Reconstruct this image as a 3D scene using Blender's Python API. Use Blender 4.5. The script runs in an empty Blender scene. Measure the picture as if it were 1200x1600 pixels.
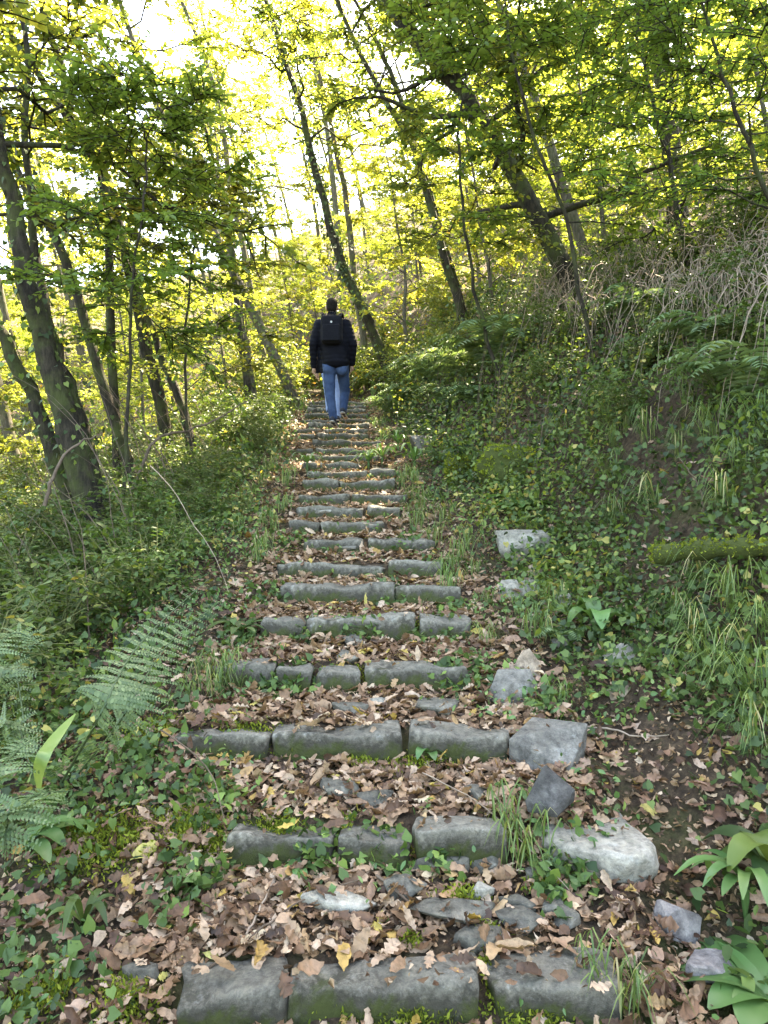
import bpy, bmesh, math, random
import numpy as np
from mathutils import Vector, Matrix, noise as mnoise

# ------------------------------------------------------------------ camera, sky, sun, exposure
S = bpy.context.scene
EYE = 1.6
FPX = 1156.0                       # focal length in pixels of the 1200x1600 photograph
cam_d = bpy.data.cameras.new('camera'); cam = bpy.data.objects.new('camera', cam_d)
S.collection.objects.link(cam); S.camera = cam
cam.location = (0, 0, EYE); cam.rotation_euler = (math.radians(90), 0, 0)
cam_d.sensor_fit = 'VERTICAL'; cam_d.sensor_height = 36; cam_d.sensor_width = 27
cam_d.lens = 36 * FPX / 1600; cam_d.clip_start = 0.05; cam_d.clip_end = 1000
SUN_AZ, SUN_EL = 28.0, 60.0       # degrees; azimuth from +Y (ahead) towards +X
W = bpy.data.worlds.new('World'); S.world = W; W.use_nodes = True
nt = W.node_tree; nt.nodes.clear()
sky = nt.nodes.new('ShaderNodeTexSky'); sky.sky_type = 'NISHITA'; sky.sun_disc = False
sky.sun_elevation = math.radians(SUN_EL); sky.sun_rotation = math.radians(SUN_AZ)
sky.air_density = 1.0; sky.dust_density = 2.0; sky.ozone_density = 1.0
bg = nt.nodes.new('ShaderNodeBackground'); bg.inputs[1].default_value = 0.15
wo = nt.nodes.new('ShaderNodeOutputWorld')
nt.links.new(sky.outputs[0], bg.inputs[0]); nt.links.new(bg.outputs[0], wo.inputs[0])
sl = bpy.data.lights.new('sun', 'SUN'); sl.energy = 5.0; sl.angle = math.radians(0.5); sl.color = (1, .94, .82)
so = bpy.data.objects.new('sun', sl); S.collection.objects.link(so)
a, e = math.radians(SUN_AZ), math.radians(SUN_EL)
SUNV = np.array([math.sin(a)*math.cos(e), math.cos(a)*math.cos(e), math.sin(e)])
so.rotation_euler = Vector(SUNV).to_track_quat('Z', 'Y').to_euler(); so.location = (0, 0, 40)
S.view_settings.view_transform = 'Standard'; S.view_settings.look = 'None'
S.view_settings.gamma = 1; S.view_settings.use_curve_mapping = False
S.view_settings.exposure = 3.75
S.view_settings.use_white_balance = True; S.view_settings.white_balance_temperature = 8000; S.view_settings.white_balance_tint = 10
S.render.engine = 'CYCLES'
cy = S.cycles
cy.max_bounces = 7; cy.diffuse_bounces = 4; cy.glossy_bounces = 2; cy.transmission_bounces = 4
cy.transparent_max_bounces = 4; cy.use_denoising = True
cy.caustics_reflective = False; cy.caustics_refractive = False; cy.sample_clamp_indirect = 6
try: cy.denoiser = 'OPENIMAGEDENOISE'; cy.denoising_input_passes = 'RGB_ALBEDO_NORMAL'; cy.denoising_prefilter = 'ACCURATE'
except Exception: pass

C = S.collection
random.seed(7); R = np.random.default_rng(11)

# ------------------------------------------------------------------ helpers
def P(px, py, d): return np.array([(px-600)/FPX*d, d, EYE+(800-py)/FPX*d])
def unit(v): return v/np.maximum(np.linalg.norm(v, axis=-1, keepdims=True), 1e-9)

class MB:
    """collects vertices and faces, builds one mesh object"""
    def __init__(s): s.v = []; s.q = []; s.t = []; s.r = []; s.n = 0; s.uv = []
    def add(s, v, q=None, t=None, r=None):
        v = np.asarray(v, float).reshape(-1, 3)
        if q is not None and len(q): s.q.append(np.asarray(q, int).reshape(-1, 4)+s.n)
        if t is not None and len(t): s.t.append(np.asarray(t, int).reshape(-1, 3)+s.n)
        s.v.append(v); s.r.append(np.full(len(v), .5 if r is None else r) if np.ndim(r) == 0 else np.asarray(r, float))
        s.n += len(v)
    def mesh(s, name, mat, off=(0, 0, 0), smooth=True):
        me = bpy.data.meshes.new(name)
        v = np.concatenate(s.v)-np.asarray(off, float)
        q = np.concatenate(s.q) if s.q else np.zeros((0, 4), int)
        t = np.concatenate(s.t) if s.t else np.zeros((0, 3), int)
        me.vertices.add(len(v)); me.vertices.foreach_set('co', v.astype(np.float32).ravel())
        loops = np.concatenate([q.ravel(), t.ravel()]).astype(np.int32)
        me.loops.add(len(loops)); me.loops.foreach_set('vertex_index', loops)
        me.polygons.add(len(q)+len(t))
        st = np.concatenate([np.arange(len(q))*4, len(q)*4+np.arange(len(t))*3]).astype(np.int32)
        me.polygons.foreach_set('loop_start', st)
        me.polygons.foreach_set('use_smooth', np.full(len(st), smooth))
        at = me.attributes.new('rnd', 'FLOAT', 'POINT')
        at.data.foreach_set('value', np.concatenate(s.r).astype(np.float32))
        me.update(calc_edges=True); me.materials.append(mat)
        return me
    def build(s, name, mat, parent=None, off=(0, 0, 0), smooth=True):
        o = bpy.data.objects.new(name, s.mesh(name, mat, off, smooth)); C.objects.link(o)
        if parent is not None: o.parent = parent
        else: o.location = off
        return o
def tag(o, label, cat, group=None):
    o['label'] = label; o['category'] = cat
    if group: o['group'] = group
    return o
def kind(o, k): o['kind'] = k; return o
def empty(name, loc, rz=0.0):
    o = bpy.data.objects.new(name, None); C.objects.link(o); o.location = tuple(loc); o.rotation_euler = (0, 0, rz)
    o.empty_display_size = .1
    return o
def copy_tree(o, parent=None):
    c = o.copy(); C.objects.link(c); c.parent = parent
    for ch in list(o.children): copy_tree(ch, c)
    return c

def tube(mb, pts, rad, n=6, r=None, cap=False):
    pts = np.asarray(pts, float); k = len(pts); rad = np.broadcast_to(np.asarray(rad, float), (k,))
    tg = unit(np.gradient(pts, axis=0))
    ref = np.array([1., 0, 0]) if abs(tg[0][2]) > .7 else np.array([0, 0, 1.])
    u = unit(np.cross(tg, ref)); w = np.cross(tg, u)
    an = np.arange(n)*2*np.pi/n
    v = pts[:, None]+rad[:, None, None]*(np.cos(an)[None, :, None]*u[:, None]+np.sin(an)[None, :, None]*w[:, None])
    i = np.arange(k-1)[:, None]*n; j = np.arange(n)[None]; j2 = (j+1) % n
    q = np.stack([i+j, i+j2, i+n+j2, i+n+j], -1).reshape(-1, 4)
    mb.add(v.reshape(-1, 3), q, None, r)
    if cap: mb.add(v[-1], None, [(0, b, b+1) for b in range(1, n-1)], r); mb.add(v[0], None, [(0, b+1, b) for b in range(1, n-1)], r)

def smooth_path(ctrl, n):
    """Catmull-Rom through control points"""
    c = np.asarray(ctrl, float); c = np.vstack([2*c[0]-c[1], c, 2*c[-1]-c[-2]])
    m = len(c)-3; u = np.linspace(0, m-1e-6, n); i = u.astype(int); f = (u-i)[:, None]
    p0, p1, p2, p3 = c[i], c[i+1], c[i+2], c[i+3]
    return .5*((2*p1)+(-p0+p2)*f+(2*p0-5*p1+4*p2-p3)*f**2+(-p0+3*p1-3*p2+p3)*f**3)

# leaf templates: x along, y across, z up ; unit length
OVATE = (np.array([[0, 0, 0], [.28, .25, .05], [.66, .22, .05], [1, 0, -.06], [.66, -.22, .05], [.28, -.25, .05]]),
         [(0, 3, 2, 1), (0, 5, 4, 3)], [])
IVY = (np.array([[0, 0, 0], [-.16, .3, .03], [.14, .4, .05], [.34, .42, .0], [.62, .24, .04], [1, 0, -.05],
                 [.62, -.24, .04], [.34, -.42, .0], [.14, -.4, .05], [-.16, -.3, .03]]),
       [(0, 2, 3, 4), (0, 6, 7, 8)], [(0, 1, 2), (0, 4, 5), (0, 5, 6), (0, 8, 9)])
def outline_leaf(prof):
    """strip leaf from (x, halfwidth) profile with midrib; curved lengthwise later"""
    v = []; q = []
    for k, (x, w) in enumerate(prof):
        v += [(x, w, .30*w), (x, 0, 0), (x, -w, .30*w)]
        if k: b = 3*(k-1); q += [(b, b+1, b+4, b+3), (b+1, b+2, b+5, b+4)]
    return (np.array(v, float), q, [])
CHESTNUT = outline_leaf([(0, .01), (.12, .10), (.22, .13), (.3, .155), (.42, .17), (.5, .155), (.62, .16), (.72, .12), (.82, .105), (.9, .05), (1, .005)])
OAK = outline_leaf([(0, .01), (.1, .05), (.18, .15), (.26, .13), (.31, .09), (.4, .23), (.48, .2), (.53, .12), (.62, .28), (.7, .24), (.75, .14), (.83, .19), (.92, .13), (1, .02)])
BROAD = outline_leaf([(0, .01), (.1, .16), (.22, .27), (.38, .33), (.55, .3), (.72, .22), (.88, .1), (1, .005)])

def leaves(mb, pos, d, nrm, size, tmpl, wid=1.0, curl=0.0, fold=1.0, rnd=None, crumple=0.0):
    pos = np.asarray(pos); N = len(pos)
    if N == 0: return
    tv, tq, tt = tmpl; k = len(tv)
    d = unit(d); y = unit(np.cross(nrm, d)); n = np.cross(d, y)
    size = np.broadcast_to(size, (N,)); wid = np.broadcast_to(wid, (N,)); curl = np.broadcast_to(curl, (N,)); fold = np.broadcast_to(fold, (N,))
    x = tv[None, :, 0]; yy = tv[None, :, 1]*wid[:, None]
    z = tv[None, :, 2]*fold[:, None]+curl[:, None]*(x*x-.3*x)
    v = pos[:, None]+size[:, None, None]*(x[..., None]*d[:, None]+yy[..., None]*y[:, None]+z[..., None]*n[:, None])
    if crumple: v = v+R.normal(0, 1, v.shape)*(size*crumple)[:, None, None]
    b = (np.arange(N)*k)[:, None, None]
    q = (np.asarray(tq, int)[None]+b).reshape(-1, 4) if len(tq) else None
    t = (np.asarray(tt, int)[None]+b).reshape(-1, 3) if len(tt) else None
    if rnd is None: rnd = R.random(N)
    mb.add(v.reshape(-1, 3), q, t, np.repeat(rnd, k))

def rdir(n, up=0.0, rng=R):
    v = rng.normal(size=(n, 3)); v[:, 2] += up; return unit(v)

# ------------------------------------------------------------------ materials
def newmat(name):
    m = bpy.data.materials.new(name); m.use_nodes = True; t = m.node_tree; t.nodes.clear()
    out = t.nodes.new('ShaderNodeOutputMaterial'); return m, t, out
def N(t, typ, **kw):
    n = t.nodes.new(typ)
    for k, v in kw.items(): setattr(n, k, v)
    return n
def ramp(t, src, stops, interp='LINEAR'):
    r = t.nodes.new('ShaderNodeValToRGB'); r.color_ramp.interpolation = interp
    el = r.color_ramp.elements
    while len(el) < len(stops): el.new(.5)
    for x, (p, c) in zip(el, stops): x.position = p; x.color = (*c, 1) if len(c) == 3 else c
    t.links.new(src, r.inputs[0]); return r.outputs[0]
def noise_tex(t, scale, detail=4, coord='Object', rough=.6, dist=0.0):
    tc = t.nodes.new('ShaderNodeTexCoord'); n = t.nodes.new('ShaderNodeTexNoise')
    n.inputs['Scale'].default_value = scale; n.inputs['Detail'].default_value = detail
    n.inputs['Roughness'].default_value = rough; n.inputs['Distortion'].default_value = dist
    t.links.new(tc.outputs[coord], n.inputs['Vector']); return n.outputs[0]
def mixc(t, fac, a, b, mode='MIX'):
    m = t.nodes.new('ShaderNodeMix'); m.data_type = 'RGBA'; m.blend_type = mode
    def put(sock, v):
        if hasattr(v, 'is_linked'): t.links.new(v, sock)
        else: sock.default_value = (*v, 1) if hasattr(v, '__len__') else v
    put(m.inputs[0], fac); put(m.inputs[6], a); put(m.inputs[7], b); return m.outputs[2]
def bump(t, h, strength=.5, dist=.02):
    b = t.nodes.new('ShaderNodeBump'); b.inputs['Strength'].default_value = strength; b.inputs['Distance'].default_value = dist
    t.links.new(h, b.inputs['Height']); return b.outputs[0]
def principled(t, col, rough=.8, spec=.3, nrm=None):
    p = t.nodes.new('ShaderNodeBsdfPrincipled')
    if hasattr(col, 'is_linked'): t.links.new(col, p.inputs['Base Color'])
    else: p.inputs['Base Color'].default_value = (*col, 1)
    p.inputs['Roughness'].default_value = rough; p.inputs['Specular IOR Level'].default_value = spec
    if nrm is not None: t.links.new(nrm, p.inputs['Normal'])
    return p
def leaf_mat(name, stops, trans=.45, rough=.5, spec=.35, tboost=1.3, objvar=.12, mottle=0, mscale=70):
    m, t, out = newmat(name)
    at = N(t, 'ShaderNodeAttribute', attribute_name='rnd')
    col = ramp(t, at.outputs['Fac'], stops)
    oi = N(t, 'ShaderNodeObjectInfo'); hs = N(t, 'ShaderNodeHueSaturation')
    mr = N(t, 'ShaderNodeMapRange'); mr.inputs[3].default_value = .5-objvar*.08; mr.inputs[4].default_value = .5+objvar*.06
    t.links.new(oi.outputs['Random'], mr.inputs[0]); t.links.new(mr.outputs[0], hs.inputs['Hue'])
    mv = N(t, 'ShaderNodeMapRange'); mv.inputs[3].default_value = 1-objvar; mv.inputs[4].default_value = 1+objvar
    t.links.new(oi.outputs['Random'], mv.inputs[0]); t.links.new(mv.outputs[0], hs.inputs['Value'])
    t.links.new(col, hs.inputs['Color']); col = hs.outputs[0]
    nm = None
    if mottle:
        mn = noise_tex(t, mscale, 5, coord='Object', rough=.7); lo = 1-mottle
        col = mixc(t, 1.0, col, ramp(t, mn, [(.3, (lo, lo, lo*.95)), (.5, (1, 1, 1)), (.72, (1+mottle*.6, 1+mottle*.5, 1+mottle*.4))]), 'MULTIPLY')
        nm = bump(t, mn, .5, .004)
    p = principled(t, col, rough, spec, nm)
    tr = N(t, 'ShaderNodeBsdfTranslucent')
    tcol = mixc(t, 1.0, col, (tboost*1.06, tboost, tboost*.6), 'MULTIPLY'); t.links.new(tcol, tr.inputs['Color'])
    mx = N(t, 'ShaderNodeMixShader'); mx.inputs[0].default_value = trans
    t.links.new(p.outputs[0], mx.inputs[1]); t.links.new(tr.outputs[0], mx.inputs[2]); t.links.new(mx.outputs[0], out.inputs[0])
    return m
M = {}
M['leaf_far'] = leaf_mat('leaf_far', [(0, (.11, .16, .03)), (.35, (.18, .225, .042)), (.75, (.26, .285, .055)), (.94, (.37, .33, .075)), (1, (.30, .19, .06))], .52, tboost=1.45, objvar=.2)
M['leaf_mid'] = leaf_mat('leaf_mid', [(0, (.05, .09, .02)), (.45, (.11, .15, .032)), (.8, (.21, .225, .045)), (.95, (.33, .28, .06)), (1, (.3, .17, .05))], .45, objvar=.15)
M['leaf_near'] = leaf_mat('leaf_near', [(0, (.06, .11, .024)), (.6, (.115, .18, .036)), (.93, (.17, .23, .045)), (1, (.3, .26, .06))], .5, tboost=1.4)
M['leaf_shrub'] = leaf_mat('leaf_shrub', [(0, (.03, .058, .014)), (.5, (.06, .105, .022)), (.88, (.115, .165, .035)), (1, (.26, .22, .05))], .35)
M['ivy'] = leaf_mat('ivy', [(0, (.02, .04, .012)), (.45, (.048, .085, .02)), (.8, (.095, .145, .03)), (.95, (.16, .22, .05)), (1, (.3, .26, .07))], .22, .5, .3)
M['fern'] = leaf_mat('fern', [(0, (.055, .10, .04)), (.6, (.11, .175, .07)), (1, (.19, .26, .11))], .35, .45, .4)
M['grass'] = leaf_mat('grass', [(0, (.06, .11, .03)), (.6, (.11, .18, .045)), (.9, (.2, .24, .07)), (1, (.4, .34, .17))], .35, .45, .4)
M['broad'] = leaf_mat('broad', [(0, (.06, .13, .04)), (.7, (.1, .2, .055)), (1, (.2, .28, .08))], .35, .4, .45)
M['moss'] = leaf_mat('moss', [(0, (.06, .09, .014)), (.5, (.15, .19, .022)), (1, (.28, .31, .045))], .35, .8, .1)
LSTOPS = [(0, (.05, .03, .018)), (.22, (.115, .064, .032)), (.45, (.23, .142, .076)), (.68, (.35, .24, .145)), (.84, (.46, .35, .24)), (.92, (.33, .2, .06)), (.97, (.42, .32, .07)), (1, (.36, .36, .11))]
M['litter'] = leaf_mat('litter', LSTOPS, .15, .55, .3, tboost=1.0, objvar=.2, mottle=.5, mscale=45)
M['litter_single'] = leaf_mat('litter_single', LSTOPS, .15, .55, .3, tboost=1.0, objvar=.2, mottle=.5, mscale=5)
def flat_mat(name, c1, c2, scale, rough=.85, spec=.25, bs=.4, bd=.01, detail=5):
    m, t, out = newmat(name); n = noise_tex(t, scale, detail)
    col = ramp(t, n, [(.3, c1), (.7, c2)])
    p = principled(t, col, rough, spec, bump(t, n, bs, bd)); t.links.new(p.outputs[0], out.inputs[0]); return m
def stone_mat(name, c1, c2, c3, moss=.5, lichen=.3, mossband=(.5, .62), face=None):
    m, t, out = newmat(name)
    n1 = noise_tex(t, 6, 10, rough=.72); n2 = noise_tex(t, 30, 8, rough=.78); n3 = noise_tex(t, 4.5 if face else 2.4, 7, rough=.7, dist=.6); n4 = noise_tex(t, 9, 6, rough=.75)
    oi = N(t, 'ShaderNodeObjectInfo')
    base = ramp(t, n1, [(.28, c1), (.5, c2), (.72, c3)])
    base = mixc(t, .8, base, ramp(t, n2, [(.34, (.3, .3, .3)), (.5, (.9, .9, .9)), (.66, (1.4, 1.37, 1.3))]), 'MULTIPLY')
    hv = N(t, 'ShaderNodeMapRange'); hv.inputs[3].default_value = .8; hv.inputs[4].default_value = 1.2
    t.links.new(oi.outputs['Random'], hv.inputs[0])
    hs = N(t, 'ShaderNodeHueSaturation'); t.links.new(base, hs.inputs['Color']); t.links.new(hv.outputs[0], hs.inputs['Value']); base = hs.outputs[0]
    lf = ramp(t, n4, [(.58, (0, 0, 0)), (.64, (1, 1, 1))])
    lm = N(t, 'ShaderNodeMath', operation='MULTIPLY'); lm.inputs[1].default_value = lichen; t.links.new(lf, lm.inputs[0])
    base = mixc(t, lm.outputs[0], base, (.42, .43, .38))
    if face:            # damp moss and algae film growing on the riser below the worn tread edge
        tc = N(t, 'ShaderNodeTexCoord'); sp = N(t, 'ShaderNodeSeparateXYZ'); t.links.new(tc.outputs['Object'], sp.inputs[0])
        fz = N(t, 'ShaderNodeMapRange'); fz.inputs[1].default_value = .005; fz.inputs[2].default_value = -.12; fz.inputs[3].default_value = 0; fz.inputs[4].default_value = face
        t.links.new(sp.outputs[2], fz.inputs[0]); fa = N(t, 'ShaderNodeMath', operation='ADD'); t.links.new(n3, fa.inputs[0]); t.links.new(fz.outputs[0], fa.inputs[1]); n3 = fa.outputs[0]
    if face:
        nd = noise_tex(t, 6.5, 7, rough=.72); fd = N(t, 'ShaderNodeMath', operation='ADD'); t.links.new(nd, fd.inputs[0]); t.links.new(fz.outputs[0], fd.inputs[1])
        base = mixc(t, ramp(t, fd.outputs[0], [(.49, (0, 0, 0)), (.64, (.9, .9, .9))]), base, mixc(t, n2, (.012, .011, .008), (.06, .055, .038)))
    mf = ramp(t, n3, [(mossband[0], (0, 0, 0)), (mossband[1], (1, 1, 1))])
    mm = N(t, 'ShaderNodeMath', operation='MULTIPLY'); mm.inputs[1].default_value = moss; t.links.new(mf, mm.inputs[0])
    base = mixc(t, mm.outputs[0], base, mixc(t, n2, (.014, .018, .005), (.075, .095, .016)))
    ad = N(t, 'ShaderNodeMath', operation='ADD'); t.links.new(n1, ad.inputs[0]); t.links.new(n2, ad.inputs[1])
    p = principled(t, base, .85, .25, bump(t, ad.outputs[0], .9, .016)); t.links.new(p.outputs[0], out.inputs[0]); return m
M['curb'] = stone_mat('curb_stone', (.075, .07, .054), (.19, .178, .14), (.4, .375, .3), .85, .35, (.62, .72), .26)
M['paving'] = stone_mat('paving_stone', (.06, .057, .043), (.13, .122, .096), (.25, .23, .18), .6, .15)
M['rock_grey'] = stone_mat('rock_grey', (.065, .061, .05), (.15, .142, .12), (.3, .285, .245), .08, .3)
M['rock_dark'] = stone_mat('rock_dark', (.042, .04, .036), (.085, .081, .072), (.16, .154, .14), .0, .1)
M['rock_pale'] = stone_mat('rock_pale', (.13, .12, .09), (.3, .28, .225), (.46, .43, .36), .3, .35)
M['rock_tan'] = stone_mat('rock_tan', (.16, .12, .08), (.3, .235, .165), (.42, .35, .26), .0, .1)
M['rock_mauve'] = stone_mat('rock_mauve', (.11, .098, .088), (.22, .2, .185), (.4, .37, .345), .0, .1)
M['rock_moss'] = stone_mat('rock_moss', (.04, .05, .02), (.07, .085, .02), (.12, .13, .03), 1.0, .0, (.3, .45))
def bark_mat(name, c1, c2, c3, moss):
    m, t, out = newmat(name)
    tc = N(t, 'ShaderNodeTexCoord'); mp = N(t, 'ShaderNodeMapping'); mp.inputs['Scale'].default_value = (9, 9, 2.2)
    t.links.new(tc.outputs['Object'], mp.inputs[0])
    n = N(t, 'ShaderNodeTexNoise'); n.inputs['Scale'].default_value = 3; n.inputs['Detail'].default_value = 8; n.inputs['Roughness'].default_value = .7
    t.links.new(mp.outputs[0], n.inputs['Vector'])
    col = ramp(t, n.outputs[0], [(.3, c1), (.5, c2), (.72, c3)])
    n3 = noise_tex(t, 2.0, 6, rough=.7); mf = ramp(t, n3, [(.48, (0, 0, 0)), (.6, (1, 1, 1))])
    mm = N(t, 'ShaderNodeMath', operation='MULTIPLY'); mm.inputs[1].default_value = moss; t.links.new(mf, mm.inputs[0])
    col = mixc(t, mm.outputs[0], col, (.06, .08, .018))
    p = principled(t, col, .9, .2, bump(t, n.outputs[0], .9, .03)); t.links.new(p.outputs[0], out.inputs[0]); return m
M['bark'] = bark_mat('bark', (.008, .007, .005), (.025, .021, .014), (.065, .055, .038), .55)
M['bark_pale'] = bark_mat('bark_pale', (.03, .026, .018), (.085, .074, .055), (.17, .15, .115), .4)
M['twig'] = flat_mat('twig', (.05, .036, .024), (.15, .11, .075), 14)
M['twig_pale'] = flat_mat('twig_pale', (.13, .095, .065), (.33, .26, .19), 9)
M['stem_green'] = flat_mat('stem_green', (.06, .07, .025), (.14, .15, .05), 20)
M['skin'] = flat_mat('skin', (.32, .2, .14), (.4, .26, .18), 30, .55, .4, .1, .002)
M['hair'] = flat_mat('hair', (.006, .005, .004), (.018, .014, .011), 60, .8, .1, .5, .004)
M['jacket'] = flat_mat('jacket', (.003, .0035, .006), (.006, .007, .012), 8, .75, .1, .4, .01)
M['pack'] = flat_mat('pack', (.004, .0045, .007), (.009, .01, .014), 50, .85, .15, .3, .004)
M['denim'] = flat_mat('denim', (.014, .03, .075), (.045, .08, .16), 7, .85, .2, .35, .008)
M['denim_light'] = flat_mat('denim_light', (.12, .18, .34), (.22, .3, .48), 7, .85, .2, .3, .006)
M['shoe'] = flat_mat('shoe', (.012, .016, .028), (.03, .035, .05), 20, .7, .3, .2, .003)
M['sole'] = flat_mat('sole', (.4, .4, .39), (.55, .55, .54), 20, .6, .3, .1, .002)

def ground_mat():
    m, t, out = newmat('soil')
    n1 = noise_tex(t, 1.6, 8, rough=.7); n2 = noise_tex(t, 30, 8, rough=.75); n3 = noise_tex(t, 90, 4)
    col = ramp(t, n2, [(.3, (.018, .013, .009)), (.5, (.05, .035, .022)), (.68, (.12, .085, .05)), (.8, (.2, .145, .09))])
    mf = ramp(t, n1, [(.5, (0, 0, 0)), (.66, (.75, .75, .75))])
    col = mixc(t, mf, col, mixc(t, n3, (.025, .04, .01), (.08, .1, .022)))
    p = principled(t, col, .95, .15, bump(t, n2, .9, .03)); t.links.new(p.outputs[0], out.inputs[0]); return m
M['soil'] = ground_mat()

# ------------------------------------------------------------------ terrain
STEP_Y = [1545, 1302, 1147, 1042, 969, 917, 880, 841, 815, 793, 772, 751, 735, 723, 711, 700, 688, 678, 670, 661, 655, 646, 639, 633, 627]
NS = len(STEP_Y)
SD = np.array([1.9+.5*i for i in range(NS)])
SZ = np.array([EYE+(800-y)/FPX*d for y, d in zip(STEP_Y, SD)])
XC_Y = np.array([-6, 1.9, 2.9, 4.9, 6.9, 10.4, 13.9, 18, 26, 80]); XC_X = np.array([.2, .04, -.06, -.17, -.35, -.67, -.85, -1.6, -4.5, -12])
def xc(y): return np.interp(y, XC_Y, XC_X)
ky, kz = [-30, -6, SD[0]-1.0, SD[0]-.5], [SZ[0]-8, SZ[0]-2.1, SZ[0]-.33, SZ[0]-.2]
for i in range(NS):
    ky += [SD[i]-.01, SD[i]+.04, SD[i]+.14]; kz += [SZ[i]-.115, SZ[i]-.08, SZ[i]-.016]
ky += [SD[-1]+1.2, 20, 30, 80]; kz += [SZ[-1]+.2, SZ[-1]+1.5, SZ[-1]+5.0, SZ[-1]+26]
def zstep(y): return np.interp(y, ky, kz)
sy = np.concatenate([[-30, -6], SD, [20, 30, 80]]); sz = np.concatenate([[SZ[0]-8, SZ[0]-2.15], SZ-.06, [SZ[-1]+1.5, SZ[-1]+5.0, SZ[-1]+26]])
def zsm(y): return np.interp(y, sy, sz)
_ph = np.random.default_rng(3).uniform(0, 6.28, (6, 8))
def wob(x, y, f):
    o = 0
    for k in range(5):
        an = k*1.257+.4
        o = o+np.sin((x*math.cos(an)+y*math.sin(an))*f*(1+.23*k)+_ph[0, k])*np.sin((x*math.sin(an)-y*math.cos(an))*f*.8+_ph[1, k])
    return o/2.5
B_S = [.0, .45, .7, 1.05, 1.9, 2.8, 6, 14, 60]; B_Z = [0, .16, .42, .9, 1.7, 2.25, 3.6, 6.5, 14]
L_S = [0, .5, 1.2, 3, 7, 14, 60]; L_Z = [0, -.05, -.3, -.95, -2.2, -3.6, -3.6]
def g(x, y):
    x, y = np.broadcast_arrays(np.asarray(x, float), np.asarray(y, float))
    s = x-xc(y); w = np.clip((np.abs(s)-.6)/.16, 0, 1); w = w*w*(3-2*w)
    bs = np.interp(y, [0, 5, 8, 10, 30], [1.12, 1.05, .85, .68, .7])
    side = zsm(y)+np.where(s > 0, np.interp(s-bs, B_S, B_Z), np.interp(-s-.66, L_S, L_Z))
    side = side-.07*np.exp(-((s-.95)/.16)**2)*np.clip((4.0-y)/1.0, 0, 1)
    amp = np.clip((np.abs(s)-.6)/1.0, 0.0, 1)
    side = side+wob(x, y, 1.1)*.13*amp+wob(x+9, y, 3.7)*.05*amp+wob(x, y+5, 11)*.014*np.clip(amp+.2, 0, 1)
    return zstep(y)*(1-w)+side*w+wob(x, y, 13)*.006
def gn(x, y, e=.05):
    dx = (g(x+e, y)-g(x-e, y))/(2*e); dy = (g(x, y+e)-g(x, y-e))/(2*e)
    return unit(np.stack([-dx, -dy, np.ones_like(dx)], -1))
def hit(px, py):
    d = np.arange(.8, 60, .01); x = (px-600)/FPX*d; z = EYE+(800-py)/FPX*d
    k = np.argmax(z < g(x, d)); return np.array([x[k], d[k], z[k]])

def make_ground():
    xs = np.unique(np.round(np.concatenate([np.arange(-70, -12, 3), np.arange(-12, -3, .35), np.arange(-3, 3.2, .05), np.arange(3.2, 12, .35), np.arange(12, 71, 3)]), 3))
    ys = np.unique(np.round(np.concatenate([np.arange(-25, -2, 1.5), np.arange(-2, 1, .15), np.arange(1, 7, .04), np.arange(7, 15, .07), np.arange(15, 26, .4), np.arange(26, 81, 3), np.array(ky[4:-4])]), 3))
    X, Y = np.meshgrid(xs, ys); Z = g(X, Y); nx, ny = len(xs), len(ys)
    i = np.arange(ny-1)[:, None]*nx+np.arange(nx-1)[None]
    mb = MB(); mb.add(np.stack([X, Y, Z], -1).reshape(-1, 3), np.stack([i, i+1, i+nx+1, i+nx], -1).reshape(-1, 4))
    return kind(mb.build('ground', M['soil']), 'structure')
make_ground()

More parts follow.
